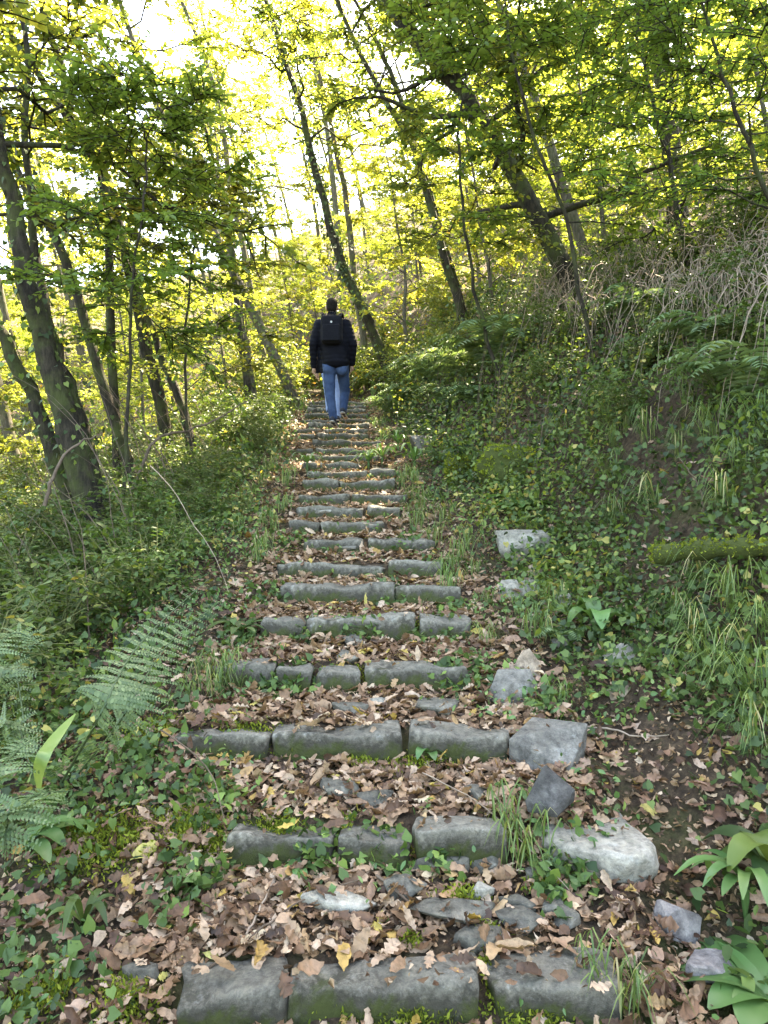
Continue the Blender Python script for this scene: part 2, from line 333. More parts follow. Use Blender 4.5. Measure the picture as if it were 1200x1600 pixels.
# ------------------------------------------------------------------ stone stairway
def bm_mesh(bm, name, mat, smooth=True):
    me = bpy.data.meshes.new(name); bm.to_mesh(me); bm.free(); me.materials.append(mat)
    for p in me.polygons: p.use_smooth = smooth
    return me
def link(name, me, parent=None, loc=None):
    o = bpy.data.objects.new(name, me); C.objects.link(o)
    if parent is not None: o.parent = parent
    if loc is not None: o.location = tuple(loc)
    return o
def block_mesh(lx, ly, lz, rng, mat, name, nx=8, rough=.012, rnd=.03):
    """worn stone block: origin at centre of front top edge; x along, +y back, z down to -lz"""
    bm = bmesh.new(); ny, nz = 4, 4
    def mapc(u, n, r, L):   # cluster rows near the edges to round them
        return u
    rx = .014; xs = np.concatenate([[0, rx*.35, rx], np.linspace(rx, lx-rx, nx)[1:-1], [lx-rx, lx-rx*.35, lx]])-lx/2
    ys = np.array([0, rnd*.35, rnd, ly*.5, ly-rnd, ly]); zs = np.array([0, -rnd*.35, -rnd, -lz*.55, -lz])
    off = rng.uniform(0, 50, 3)
    cache = {}
    def vert(i, j, k):
        if (i, j, k) in cache: return cache[i, j, k]
        p = np.array([xs[i], ys[j], zs[k]])
        c = np.array([np.clip(p[0], -lx/2+rx, lx/2-rx), np.clip(p[1], rnd, ly-rnd), min(p[2], -rnd)])
        sc3 = np.array([rx, rnd, rnd]); dlt = (p-c)/sc3; L = np.linalg.norm(dlt)
        if L > 1e-6: p = c+sc3*dlt/L*min(L, 1) if np.count_nonzero(np.abs(dlt) > 1e-6) > 1 else p
        q = Vector(p*1.0+off)
        nv = mnoise.noise_vector(q*5)*rough*1.5+mnoise.noise_vector(q*16)*rough*.8
        p = p+np.array(nv); p[2] += mnoise.noise(Vector((p[0]*2.2+off[0], off[1], 0)))*rough*1.5
        cache[i, j, k] = bm.verts.new(p); return cache[i, j, k]
    nx_, ny_, nz_ = len(xs), len(ys), len(zs)
    def face(*a):
        try: bm.faces.new([vert(*k) for k in a])
        except ValueError: pass
    for i in range(nx_-1):
        for j in range(ny_-1): face((i, j, 0), (i+1, j, 0), (i+1, j+1, 0), (i, j+1, 0))
        for k in range(nz_-1):
            face((i, 0, k), (i, 0, k+1), (i+1, 0, k+1), (i+1, 0, k)); face((i, ny_-1, k), (i+1, ny_-1, k), (i+1, ny_-1, k+1), (i, ny_-1, k+1))
    for j in range(ny_-1):
        for k in range(nz_-1):
            face((0, j, k), (0, j+1, k), (0, j+1, k+1), (0, j, k+1)); face((nx_-1, j, k), (nx_-1, j, k+1), (nx_-1, j+1, k+1), (nx_-1, j+1, k))
    return bm_mesh(bm, name, mat)
stair = empty('stone_stairway', (xc(1.9), 1.9, SZ[0]))
tag(stair, 'old mossy stone stairway of rough grey blocks climbing through the wood', 'stairway')
def st_part(name, me, loc, rot=(0, 0, 0)):
    o = link(name, me, stair); o.location = Vector(loc)-stair.location; o.rotation_euler = rot; return o
CURB = {0: [(265, 440), (442, 758), (766, 985)], 1: [(350, 525), (530, 642), (648, 790)], 2: [(270, 420), (424, 629), (634, 797)],
        3: [(330, 428), (431, 487), (490, 563), (568, 735)], 4: [(410, 477), (480, 653), (657, 737)], 5: [(435, 614), (618, 722)], 6: [(430, 600), (605, 692)],
        7: [(474, 570), (573, 680)], 8: [(452, 500), (503, 600)], 9: [(463, 568), (571, 628)], 10: [(466, 545), (548, 636)], 11: [(470, 528), (530, 614)],
        12: [(480, 574), (577, 618)], 13: [(470, 496), (499, 562)], 14: [(476, 592)], 15: [(463, 490), (494, 575)], 16: [(490, 595)], 17: [(466, 491), (494, 575)],
        18: [(464, 500), (504, 574)], 19: [(480, 576)], 20: [(470, 520), (523, 580)], 21: [(476, 528), (531, 578)], 22: [(480, 572)], 23: [(478, 520), (523, 573)], 24: [(482, 572)]}
rs = np.random.default_rng(5)
STEP_X = []
for i in range(NS):
    d = SD[i]; ex = []
    for (x0, x1) in CURB[i]:
        a0, a1 = P(x0, STEP_Y[i], d), P(x1, STEP_Y[i], d); L = a1[0]-a0[0]; ex += [a0[0], a1[0]]
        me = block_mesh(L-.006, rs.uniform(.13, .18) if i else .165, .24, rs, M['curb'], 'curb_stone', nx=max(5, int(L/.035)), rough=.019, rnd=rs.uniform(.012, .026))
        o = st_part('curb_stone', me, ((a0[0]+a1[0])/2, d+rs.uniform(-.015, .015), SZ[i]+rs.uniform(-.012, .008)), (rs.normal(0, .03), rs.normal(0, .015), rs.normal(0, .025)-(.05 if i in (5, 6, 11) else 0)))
    STEP_X.append((min(ex), max(ex)))
def rock_mesh(sx, sy_, sz_, rng, mat, name, npts=16, sub=2, rough=.03, angular=True, flat=.0, pts=None):
    bm = bmesh.new()
    p = rng.normal(size=(npts, 3)); p = unit(p)*rng.uniform(.8, 1.05, (npts, 1))
    if flat: p[:, 2] = np.clip(p[:, 2], -1, flat)
    if pts is not None: p = np.array(pts, float)
    for q in p: bm.verts.new(q)
    r = bmesh.ops.convex_hull(bm, input=bm.verts)
    bmesh.ops.delete(bm, geom=[v for v in bm.verts if not v.link_faces], context='VERTS')
    co = np.array([v.co[:] for v in bm.verts]); mn, mx = co.min(0), co.max(0)
    for v in bm.verts: v.co = Vector((np.array(v.co)-(mn+mx)/2)/(mx-mn)*np.array([sx, sy_, sz_]))
    mean = (sx+sy_+sz_)/3
    bmesh.ops.bevel(bm, geom=list(bm.edges), offset=mean*(.035 if pts is None else .012), segments=1, affect='EDGES', profile=.5, clamp_overlap=True)
    bmesh.ops.triangulate(bm, faces=bm.faces)
    bmesh.ops.subdivide_edges(bm, edges=[e for e in bm.edges if e.calc_length() > mean*.12], cuts=sub, use_grid_fill=True)
    off = Vector(rng.uniform(0, 90, 3))
    for v in bm.verts: v.co = Vector((max(-sx*.52, min(sx*.52, v.co.x)), max(-sy_*.52, min(sy_*.52, v.co.y)), max(-sz_*.52, min(sz_*.52, v.co.z))))
    bm.normal_update()
    for v in bm.verts:
        q = v.co/mean*2.2+off
        v.co += v.normal*(mnoise.noise(q)*rough+mnoise.noise(q*3.1)*rough*.5+mnoise.noise(q*8)*rough*.22)*mean
    bmesh.ops.triangulate(bm, faces=[f for f in bm.faces if len(f.verts) > 4])
    return bm_mesh(bm, name, mat, smooth=not angular)
# flat paving stones that show between the leaves on the treads (pixel box)
PAVE = [(600, 1380, 668, 1408), (470, 1398, 592, 1442), (640, 1412, 772, 1452), (668, 1345, 735, 1372), (735, 1340, 790, 1375), (775, 1436, 848, 1466),
        (708, 1462, 790, 1492), (778, 1417, 842, 1436), (845, 1405, 882, 1440), (865, 1425, 905, 1462), (730, 1395, 770, 1412), (560, 1250, 620, 1268), (500, 1225, 560, 1250),
        (650, 1097, 718, 1125), (530, 1022, 565, 1040), (575, 1098, 615, 1110), (536, 1001, 570, 1012), (560, 890, 600, 900), (500, 855, 560, 865),
        (585, 928, 610, 944), (480, 800, 545, 806), (520, 1110, 575, 1122), (740, 1300, 790, 1316), (640, 1350, 700, 1375), (560, 1330, 640, 1350), (820, 1370, 850, 1395), (190, 1527, 250, 1550), (725, 1240, 765, 1262)]
for (x0, y0, x1, y1) in PAVE:
    h = hit((x0+x1)/2, (y0+y1)/2); w = (x1-x0)/FPX*h[1]; t0 = hit((x0+x1)/2, y1); t1 = hit((x0+x1)/2, y0); dep = min(max(t1[1]-t0[1], w*.45), w*1.5)
    me = rock_mesh(w*1.05, dep*1.05, .07, rs, M['paving' if rs.random() < .75 else 'rock_pale'], 'paving_stone', 14, 1, .05, False, .3)
    st_part('paving_stone', me, (h[0], h[1], float(g(h[0], h[1]))+.006), (rs.normal(0, .03)+.05, rs.normal(0, .03), rs.uniform(-.2, .2)))

# ------------------------------------------------------------------ loose rocks
def rock(box, mat, label, seed, name='rock', yaw=0., tilt=(0, 0), sink=.18, depth=.8, npts=12, rough=.025, angular=True, flat=.0, cat='rock', dfix=None, pts=None):
    x0, y0, x1, y1 = box; h = hit((x0+x1)/2, y1-(y1-y0)*.15); d = h[1] if dfix is None else dfix
    w = (x1-x0)/FPX*d; ht = (y1-y0)/FPX*d
    rg = np.random.default_rng(seed); me = rock_mesh(w, w*depth, ht*(1+sink), rg, M[mat], name, npts, 2, rough, angular, flat, pts)
    c = P((x0+x1)/2, (y0+y1)/2, d+w*depth*.35); c[2] -= ht*sink*.5
    o = link(name, me, None, c); o.rotation_euler = (tilt[0], tilt[1], yaw); tag(o, label, cat); return o
rock((772, 828, 860, 888), 'rock_pale', 'pale flat-topped boulder on the shelf right of the steps, dark underneath', 21, sink=.2, depth=.9, npts=16, flat=.35)
rock((818, 880, 850, 916), 'rock_tan', 'small upright tan stone leaning below the pale flat-topped boulder', 22, npts=9)
rock((778, 905, 850, 942), 'rock_pale', 'low pale stone half buried in leaves beside the small upright tan stone', 23, flat=.3)
rock((866, 925, 897, 960), 'rock_pale', 'narrow pinkish stone standing on edge in the leafy gully', 24, npts=9)
rock((860, 990, 904, 1018), 'rock_grey', 'small grey stone among ivy leaves in the gully', 25)
rock((936, 1003, 1002, 1052), 'rock_pale', 'whitish rounded rock lying in the ivy at the foot of the bank', 26, npts=18, angular=False)
rock((947, 1070, 982, 1100), 'rock_tan', 'small brown stone below the whitish rounded rock on bare soil', 27)
rock((793, 1013, 846, 1065), 'rock_tan', 'tan angular rock tucked behind the blue-grey banded rock', 28, depth=.7, pts=[(-.5, -.2, -.3), (-.2, -.1, .3), (.15, 0, .5), (.5, 0, .1), (.4, -.4, -.3), (-.1, -.45, -.1), (-.4, .3, -.5), (.4, .4, -.5), (0, .4, .4)])
rock((760, 1045, 842, 1108), 'rock_grey', 'blue-grey banded rock at the right end of a step', 29, depth=.7, pts=[(-.5, -.2, .1), (-.3, 0, .5), (.35, .1, .5), (.5, -.1, .1), (.3, -.4, -.2), (-.2, -.45, -.1), (-.45, -.2, -.5), (.4, -.2, -.5), (0, .5, -.4), (.3, .5, .3), (-.1, -.35, .25)])
rock((790, 1128, 922, 1222), 'rock_grey', 'large angular grey block resting against the end of a curb stone', 31, rough=.02, depth=.75, pts=[(-.5, -.05, .3), (.18, -.42, -.02), (.5, .05, .5), (-.12, .5, .46), (.3, .5, .4), (-.48, -.1, -.4), (.12, -.42, -.5), (.42, .1, -.45), (-.1, .5, -.5), (-.22, -.33, -.42)])
rock((818, 1197, 898, 1266), 'rock_dark', 'dark grey pointed rock in front of the large angular block', 33, sink=0, dfix=2.46, rough=.02, pts=[(-.12, .0, .5), (-.02, .15, .47), (-.5, -.12, -.25), (0, -.45, -.3), (.5, -.1, .0), (.5, .0, -.3), (.4, .35, -.5), (-.3, .4, -.5), (-.45, -.15, -.5), (.05, -.45, -.5)])
rock((826, 1283, 1012, 1392), 'rock_pale', 'broad pale lichen-spotted slab sunk in soil beside the lower steps', 34, npts=30, rough=.05, angular=False, flat=.25, sink=.0, depth=1.25).location.z -= .008
rock((1015, 1400, 1098, 1480), 'rock_mauve', 'mauve-grey angular rock beside the lance-leaved plant', 35, npts=10)
rock((1062, 1490, 1148, 1560), 'rock_mauve', 'flat pale bluish slab below the mauve-grey rock', 36, npts=13, flat=.25)
rock((1105, 1490, 1200, 1530), 'rock_pale', 'greyish stone at the edge of the big glossy leaves', 37)
rock((640, 680, 688, 708), 'rock_grey', 'flat grey rock behind the spiky rosettes at the foot of the bank', 38, flat=.3, depth=1.0)
rock((603, 606, 622, 628), 'rock_grey', 'small grey upright stone beside the top of the steps', 39, npts=9)
for bx, sd, lb in (((697, 718, 738, 764), 41, 'round moss-covered boulder at the foot of the bank'), ((738, 706, 870, 772), 42, 'long moss-covered boulder at the foot of the ivy bank')):
    rock(bx, 'rock_moss', lb, sd, 'mossy_boulder', npts=24, angular=False, rough=.07, sink=.2, cat='boulder').location.z += .06
lg = MB(); pa, pb = P(1025, 868, 3.75), P(1215, 858, 3.35); pp = smooth_path([pa, (pa+pb)/2+[0, 0, .015], pb, pb+(pb-pa)*.4-[0, 0, .05]], 18)
tube(lg, pp, .045+.012*np.sin(np.arange(18)*1.7), 10, cap=True)
log = tag(lg.build('fallen_log', M['rock_moss'], None, pa), 'thin fallen log covered in bright moss lying across the bank', 'log')

def moss_coat(o, n, size=.014):
    me = o.data; vs = np.array([v.co[:] for v in me.vertices]); ns = np.array([v.normal[:] for v in me.vertices]); rr = np.random.default_rng(n)
    k = rr.integers(0, len(vs), n); k2 = (k+rr.integers(-1, 2, n)) % len(vs); f = rr.random((n, 1)); near = np.linalg.norm(vs[k]-vs[k2], axis=1) < .12
    p = np.where(near[:, None], vs[k]*(1-f)+vs[k2]*f, vs[k]); nn = ns[k]; cl = np.clip(.5+.4*wob(p[:, 0]*3, p[:, 1]*3+p[:, 2]*4, 3)+rr.normal(0, .2, n), 0, 1); ok = (nn[:, 2] > -.35) & (rr.random(n) < .35+.65*cl)
    mb = MB(); c = int(ok.sum()); leaves(mb, p[ok]+rr.normal(0, .006, (c, 3)), nn[ok]+rr.normal(0, .6, (c, 3)), rr.normal(0, 1, (c, 3)), size*rr.uniform(.5, 1.5, c), OVATE, .9, 0, 1, cl[ok])
    mb.build('moss_coat', M['moss'], o)
for o in list(C.objects):
    if o.name.startswith('mossy_boulder'): moss_coat(o, 5200, .022)
moss_coat(log, 4200, .014)
# ------------------------------------------------------------------ trees
def twig_leaves(mbl, p0, d, L, nl, size, rng, tmpl=OVATE, droop=.15, upn=1.0, rbase=None):
    Mn = len(p0); t = (np.arange(nl)[None]+rng.uniform(.2, .9, (Mn, nl)))/nl
    pos = p0[:, None]+d[:, None]*(t*L[:, None])[..., None]; pos[..., 2] -= droop*L[:, None]*t*t
    side = unit(np.cross(d, [0, 0, 1.])+1e-4); sg = np.where(np.arange(nl) % 2 == 0, 1, -1)[None, :, None]
    ld = d[:, None]*.55+side[:, None]*sg*.8+rng.normal(0, .28, (Mn, nl, 3)); ld[..., 2] -= .18
    nr = rng.normal(0, .42, (Mn, nl, 3)); nr[..., 2] += upn
    k = Mn*nl; rn = rng.random((Mn, nl))
    if rbase is not None: rn = np.clip(.55*rn+.45*rbase[:, None], 0, 1)
    leaves(mbl, pos.reshape(-1, 3), ld.reshape(-1, 3), nr.reshape(-1, 3), (size*rng.uniform(.6, 1.25, k)), tmpl, rng.uniform(.85, 1.3, k), rng.uniform(-.3, .1, k), 1.0, rn.ravel())
def grow(trunk, r0, r1, rng, limb_n=20, t0=.4, limb_len=2.0, up=.35, twigs=16, nl=14, leaf=.07, twig_len=.5, droop=.15, lean_bias=None, sides=8, wood_n=5):
    """trunk polyline -> wood MB, leaf MB"""
    wood, lf = MB(), MB(); k = len(trunk); tt = np.linspace(0, 1, k)
    rad = r0*(1-tt)**.8*(1)+r1*tt; rad = r1+(r0-r1)*(1-tt)**1.1
    rad[0] *= 1.25; tube(wood, trunk, rad, sides)
    for m in range(limb_n):
        t = t0+(1-t0)*((m+rng.random())/limb_n); ix = t*(k-1); i = min(int(ix), k-2); f = ix-i
        p = trunk[i]*(1-f)+trunk[i+1]*f; an = m*2.4+rng.uniform(-.5, .5)
        dr = np.array([math.cos(an), math.sin(an), up+rng.normal(0, .2)])
        if lean_bias is not None: dr = dr+lean_bias
        dr = unit(dr); L = limb_len*(1-.55*max(0, (t-t0)/(1-t0)))*rng.uniform(.7, 1.2)
        n = 7; s = np.linspace(0, 1, n)[:, None]; pts = p+dr*L*s; pts[:, 2] += -droop*L*s[:, 0]**2+.0
        pts[1:] += rng.normal(0, .035*L, (n-1, 3)); rl = max(rad[i]*.42, .006)
        tube(wood, pts, rl*(1-.85*s[:, 0]), wood_n)
        ti = rng.uniform(.15, 1, twigs)**.8*(n-1.001); ii = ti.astype(int); ff = (ti-ii)[:, None]
        q = pts[ii]*(1-ff)+pts[ii+1]*ff; sd = rng.choice([-1, 1], twigs)[:, None]
        hz = unit(np.cross(dr, [0, 0, 1.])); td = unit(dr*rng.uniform(.3, 1, (twigs, 1))+hz*sd*rng.uniform(.3, 1.1, (twigs, 1))+rng.normal(0, .22, (twigs, 3)))
        tl = twig_len*rng.uniform(.6, 1.3, twigs)
        for b in range(0, twigs): tube(wood, np.array([q[b], q[b]+td[b]*tl[b]*.5-[0, 0, droop*tl[b]*.25], q[b]+td[b]*tl[b]-[0, 0, droop*tl[b]]]), [.006, .004, .002] if leaf < .08 else [.012, .008, .004], 3)
        twig_leaves(lf, q, td, tl, nl, leaf, rng, droop=droop, rbase=rng.random(twigs)*.5+rng.random()*.5)
    return wood, lf
def trunk_ivy(trunk, r0, rng, n, size=.06, spread=.06, tmax=1.0):
    mb = MB(); k = len(trunk); ix = rng.random(n)*(k-1.001)*tmax; i = ix.astype(int); f = (ix-i)[:, None]
    p = trunk[i]*(1-f)+trunk[i+1]*f; an = rng.uniform(0, 6.283, n); o = np.stack([np.cos(an), np.sin(an), rng.normal(0, .25, n)], -1)
    cl = .5+.5*np.sin(ix*1.9)*np.sin(ix*.7+2)
    rr = r0*(.9-.5*ix/k)+np.abs(rng.normal(0, spread, n))*(.4+1.2*cl)
    d = np.stack([o[:, 0]*.5, o[:, 1]*.5, -np.ones(n)], -1)+rng.normal(0, .5, (n, 3))
    leaves(mb, p+o*rr[:, None], d, o+[0, 0, .5]+rng.normal(0, .4, (n, 3)), size*rng.uniform(.6, 1.2, n), IVY, 1, 0)
    return mb
def ground_foot(pts, deep=.15):
    """pts ordered bottom -> top; extend bottom along its own direction into the ground"""
    p = np.array(pts[0], float); dr = unit(np.array(pts[0])-np.array(pts[1])); dr[2] = min(dr[2], -.5); dr = unit(dr); k = 0
    while p[2] > g(p[0], p[1])-deep and k < 400: p = p+dr*.03; k += 1
    return [p]+list(pts) if k > 3 else list(pts)
def hero_tree(name, label, pix, d, wpx, top, seed, mat='bark', lmat='leaf_mid', ivy=0, dtop=None, cat='tree', ivysize=.055, group=None, foot=True, **kw):
    """pix: pixel polyline of the trunk from bottom to top at distance d; top: extra metres past the frame"""
    dd = np.linspace(d, dtop if dtop else d, len(pix)); pts = [P(x, y, q) for (x, y), q in zip(pix, dd)]
    rng = np.random.default_rng(seed)
    if foot: pts = ground_foot(pts)
    if top: dr = unit(pts[-1]-pts[-2]); dr = unit(dr*np.array([.8, .8, 1])); pts = pts+[pts[-1]+dr*top*.5+rng.normal(0, .1, 3), pts[-1]+dr*top+[rng.normal(0, .2), rng.normal(0, .2), .2]]
    tr = smooth_path(pts, 26); tr[2:-1] += rng.normal(0, .012, (23, 3)); r0 = wpx/FPX*d/2
    wood, lf = grow(tr, r0, r0*.25, rng, **kw); base = tr[0]
    root = empty(name, base); tag(root, label, cat, group)
    wood.build('trunk', M[mat], root, base); lf.build('crown', M[lmat], root, base)
    if ivy: trunk_ivy(tr, r0, rng, ivy, ivysize, .05+r0*.4).build('ivy', M['ivy' if mat == 'bark' else 'leaf_mid'], root, base)
    return root
# big left clump, three stems
hero_tree('leaning_tree', 'thick dark mossy trunk of the three-stemmed clump left of the steps', [(125, 745), (98, 640), (58, 500), (28, 380), (0, 230), (-50, 40)], 6.2, 48, 5, 101, ivy=420, limb_n=16, t0=.62, limb_len=2.4, twigs=16, nl=13, leaf=.09)
hero_tree('leaning_tree', 'dark stem leaning far left out of the three-stemmed clump', [(95, 740), (55, 630), (10, 540), (-40, 430), (-90, 250)], 6.5, 30, 3, 102, ivy=160, limb_n=10, t0=.6, limb_len=1.8, twigs=14, nl=12, leaf=.08)
hero_tree('leaning_tree', 'thinner right-hand stem of the dark three-stemmed clump with ivy', [(150, 740), (125, 650), (92, 560), (70, 480), (50, 330), (40, 200)], 6.9, 26, 1.5, 103, ivy=260, limb_n=10, t0=.6, limb_len=1.5, twigs=14, nl=12, leaf=.075)
hero_tree('leaning_tree', 'slim tree leaning left with yellow leaves, behind the dark three-stemmed clump', [(175, 560), (160, 255), (95, 172), (45, 92), (0, 30), (-60, -70)], 9.0, 16, 3, 104, ivy=200, limb_n=12, t0=.55, limb_len=1.8, lmat='leaf_far', twigs=14, nl=12, leaf=.09)
hero_tree('leaning_tree', 'dark ivy-clad trunk rising steeply behind the left sapling', [(250, 640), (205, 420), (160, 262), (122, 205), (100, 125), (78, 50), (58, -20)], 9.3, 22, 4, 105, ivy=420, limb_n=14, t0=.5, limb_len=2.0, lmat='leaf_far', twigs=14, nl=12, leaf=.09)
hero_tree('leaning_tree', 'slim trunk curving between the dark clump and the left sapling', [(150, 560), (100, 400), (68, 340), (38, 285), (0, 205), (-60, 60)], 8.2, 18, 3, 106, ivy=250, limb_n=10, t0=.6, limb_len=1.6, twigs=14, nl=12, leaf=.08)
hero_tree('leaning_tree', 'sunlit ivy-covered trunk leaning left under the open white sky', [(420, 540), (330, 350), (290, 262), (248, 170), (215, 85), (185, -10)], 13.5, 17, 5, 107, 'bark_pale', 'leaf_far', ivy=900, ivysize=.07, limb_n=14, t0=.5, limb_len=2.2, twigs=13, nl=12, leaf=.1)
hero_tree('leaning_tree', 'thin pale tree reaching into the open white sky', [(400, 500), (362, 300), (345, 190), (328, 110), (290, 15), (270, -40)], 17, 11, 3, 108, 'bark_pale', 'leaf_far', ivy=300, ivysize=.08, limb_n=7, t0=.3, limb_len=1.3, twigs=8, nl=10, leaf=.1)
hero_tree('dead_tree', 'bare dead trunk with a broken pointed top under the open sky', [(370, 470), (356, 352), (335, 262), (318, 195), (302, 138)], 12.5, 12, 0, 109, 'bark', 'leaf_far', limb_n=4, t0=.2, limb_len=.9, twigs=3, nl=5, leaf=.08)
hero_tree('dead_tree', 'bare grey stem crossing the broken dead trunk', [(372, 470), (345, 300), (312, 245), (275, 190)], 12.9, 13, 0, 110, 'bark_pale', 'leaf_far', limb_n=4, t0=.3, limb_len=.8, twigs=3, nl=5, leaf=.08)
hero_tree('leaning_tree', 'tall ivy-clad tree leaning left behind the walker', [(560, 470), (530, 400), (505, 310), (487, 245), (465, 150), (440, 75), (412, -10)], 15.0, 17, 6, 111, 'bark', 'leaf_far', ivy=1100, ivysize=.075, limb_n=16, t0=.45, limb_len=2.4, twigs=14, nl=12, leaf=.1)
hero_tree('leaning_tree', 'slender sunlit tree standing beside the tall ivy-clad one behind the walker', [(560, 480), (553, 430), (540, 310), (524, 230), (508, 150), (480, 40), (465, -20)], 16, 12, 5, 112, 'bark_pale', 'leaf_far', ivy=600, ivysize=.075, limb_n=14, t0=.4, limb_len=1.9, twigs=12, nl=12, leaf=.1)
hero_tree('leaning_tree', 'left stem of a pair of dark slanting stems above the walker', [(700, 420), (662, 285), (640, 218), (600, 152), (568, 92), (522, -10)], 13, 14, 5, 113, ivy=200, ivysize=.07, limb_n=15, t0=.45, limb_len=2.2, lmat='leaf_mid', twigs=14, nl=12, leaf=.095)
hero_tree('leaning_tree', 'right stem of a pair of dark slanting stems above the walker', [(702, 410), (664, 275), (640, 205), (612, 120), (590, 70), (548, -10)], 13.3, 13, 5, 114, ivy=150, ivysize=.07, limb_n=15, t0=.45, limb_len=2.2, lmat='leaf_mid', twigs=14, nl=12, leaf=.095)
hero_tree('leaning_tree', 'thick dark trunk slanting left from the top of the right bank', [(905, 470), (858, 372), (806, 278), (745, 175), (700, 120), (648, 68), (598, -10)], 9.0, 38, 1.5, 115, ivy=150, limb_n=22, t0=.25, limb_len=2.4, lmat='leaf_mid', twigs=15, nl=15, leaf=.07)
hero_tree('leaning_tree', 'pale upright trunk half hidden in leaves above the right bank', [(870, 260), (835, 150), (808, 75), (772, -20)], 11, 18, 4, 116, 'bark_pale', 'leaf_mid', limb_n=18, t0=.3, limb_len=2.2, twigs=14, nl=12, leaf=.09)
hero_tree('leaning_tree', 'crooked dark trunk rising from shrubs behind the left sapling', [(300, 720), (292, 655), (270, 600), (252, 560), (225, 480), (190, 390)], 9.0, 18, 2, 117, ivy=200, limb_n=12, t0=.64, limb_len=1.2, lmat='leaf_mid', twigs=14, nl=12, leaf=.075)
# near saplings
hero_tree('sapling', 'slim dark-stemmed sapling with broad green leaves left of the steps', [(195, 690), (203, 560), (208, 440), (222, 330), (228, 230)], 6.0, 7, .3, 121, lmat='leaf_near', limb_n=30, t0=.3, limb_len=1.05, up=.3, twigs=15, nl=15, leaf=.06, twig_len=.36, cat='sapling')
hero_tree('sapling', 'green-leaved sapling crowded against the left sapling in the shrubs', [(298, 690), (290, 560), (297, 430), (310, 330)], 8.0, 6, .2, 122, lmat='leaf_mid', limb_n=24, t0=.25, limb_len=1.0, twigs=14, nl=12, leaf=.07, twig_len=.35, cat='sapling')
hero_tree('sapling', 'thin wiry sapling standing at the left end of the ivy bank', [(765, 540), (742, 450), (722, 330), (718, 200), (735, 80)], 8.3, 7, 1.2, 123, lmat='leaf_mid', limb_n=26, t0=.35, limb_len=1.2, twigs=14, nl=12, leaf=.07, twig_len=.4, cat='sapling')
hero_tree('sapling', 'arching hazel sapling over the thick slanting trunk', [(900, 430), (880, 330), (830, 200), (800, 90), (790, 20)], 7.0, 8, 1.2, 124, lmat='leaf_near', limb_n=30, t0=.25, limb_len=1.3, twigs=15, nl=12, leaf=.07, twig_len=.4, cat='sapling')
hero_tree('sapling', 'leafy hazel leaning over the brown bramble tangle', [(1230, 380), (1180, 250), (1130, 130), (1100, 20)], 5.6, 10, 1.0, 125, lmat='leaf_near', limb_n=36, t0=.2, limb_len=1.25, twigs=16, nl=15, leaf=.05, twig_len=.4, cat='sapling')
hero_tree('sapling', 'bushy hazel with drooping leaf sprays on the crest of the right bank', [(1060, 330), (1040, 230), (1010, 120), (1000, 40)], 7.4, 10, 1.0, 126, lmat='leaf_near', limb_n=34, t0=.1, limb_len=1.3, twigs=15, nl=15, leaf=.055, twig_len=.4, cat='sapling')

# background variants
def variant(seed, h, lean, r0, lmat, name, mat='bark_pale', **kw):
    rng = np.random.default_rng(seed)
    pts = [np.array([lean*h*t*(.6+.4*t)*-1, rng.normal(0, .12), h*t-.3]) for t in np.linspace(0, 1, 6)]
    tr = smooth_path(pts, 18); wood, lf = grow(tr, r0, r0*.2, rng, **kw); root = empty(name, (0, 0, 0))
    wood.build('trunk', M[mat], root); lf.build('crown', M[lmat], root); return root
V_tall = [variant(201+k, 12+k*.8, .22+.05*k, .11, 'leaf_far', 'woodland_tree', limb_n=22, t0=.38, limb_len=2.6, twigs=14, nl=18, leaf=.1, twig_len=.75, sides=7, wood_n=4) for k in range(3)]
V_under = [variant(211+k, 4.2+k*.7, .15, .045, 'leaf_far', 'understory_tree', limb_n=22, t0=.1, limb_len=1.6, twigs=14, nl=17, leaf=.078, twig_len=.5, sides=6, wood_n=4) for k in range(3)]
V_shade = [variant(221+k, 14, .16, .16, 'leaf_mid', 'shade_tree', 'bark', limb_n=34, t0=.62, limb_len=4.6, twigs=24, nl=15, leaf=.21, twig_len=.9, sides=8, wood_n=4, up=.2) for k in range(2)]
used = set()
def drop_unused(vs):
    for v in vs:
        if id(v) not in used:
            for ch in list(v.children): bpy.data.objects.remove(ch)
            bpy.data.objects.remove(v)
def near_label(base, x, y, marks): return base+' '+min(marks, key=lambda m: (m[0]-x)**2+(m[1]-y)**2)[2]
def behind_label(base, x, y):
    px = 600+x/y*FPX
    return base+' '+min([(60, 'behind the dark three-stemmed clump'), (215, 'behind the slim dark-stemmed left sapling'), (345, 'behind the broken dead trunk'), (480, 'behind the tall ivy-clad tree'), (640, 'behind the pair of dark slanting stems'), (800, 'behind the thick trunk slanting from the bank'), (1000, 'behind the bushy hazel on the bank'), (1180, 'behind the hazel over the bramble tangle')], key=lambda m: abs(m[0]-px))[1]
MARK_L = [(-2.6, 6.0, 'at the foot of the three-stemmed clump'), (-2.0, 5.3, 'around the slim dark-stemmed sapling'), (-1.4, 3.6, 'behind the big fern'), (-2.6, 4.0, 'behind the drooping fern'), (-2.6, 9, 'by the crooked dark trunk'), (-1.9, 7.4, 'under the propped bare branch'), (-2.2, 11.5, 'left of the walking man'), (-4.5, 9, 'in the hollow behind the three-stemmed clump'), (-1.35, 5.0, 'along the edge of the middle steps')]
MARK_R = [(.95, 5.3, 'by the pale flat-topped boulder'), (1.3, 2.9, 'by the large angular grey block'), (1.6, 3.8, 'by the mossy log'), (2.6, 5.5, 'below the dry bramble tangle'), (.7, 7.5, 'above the moss-covered boulders'), (1.5, 9.5, 'under the thin wiry sapling'), (2.3, 8.5, 'below the thick slanting trunk'), (.1, 9.5, 'by the spiky rosettes')]
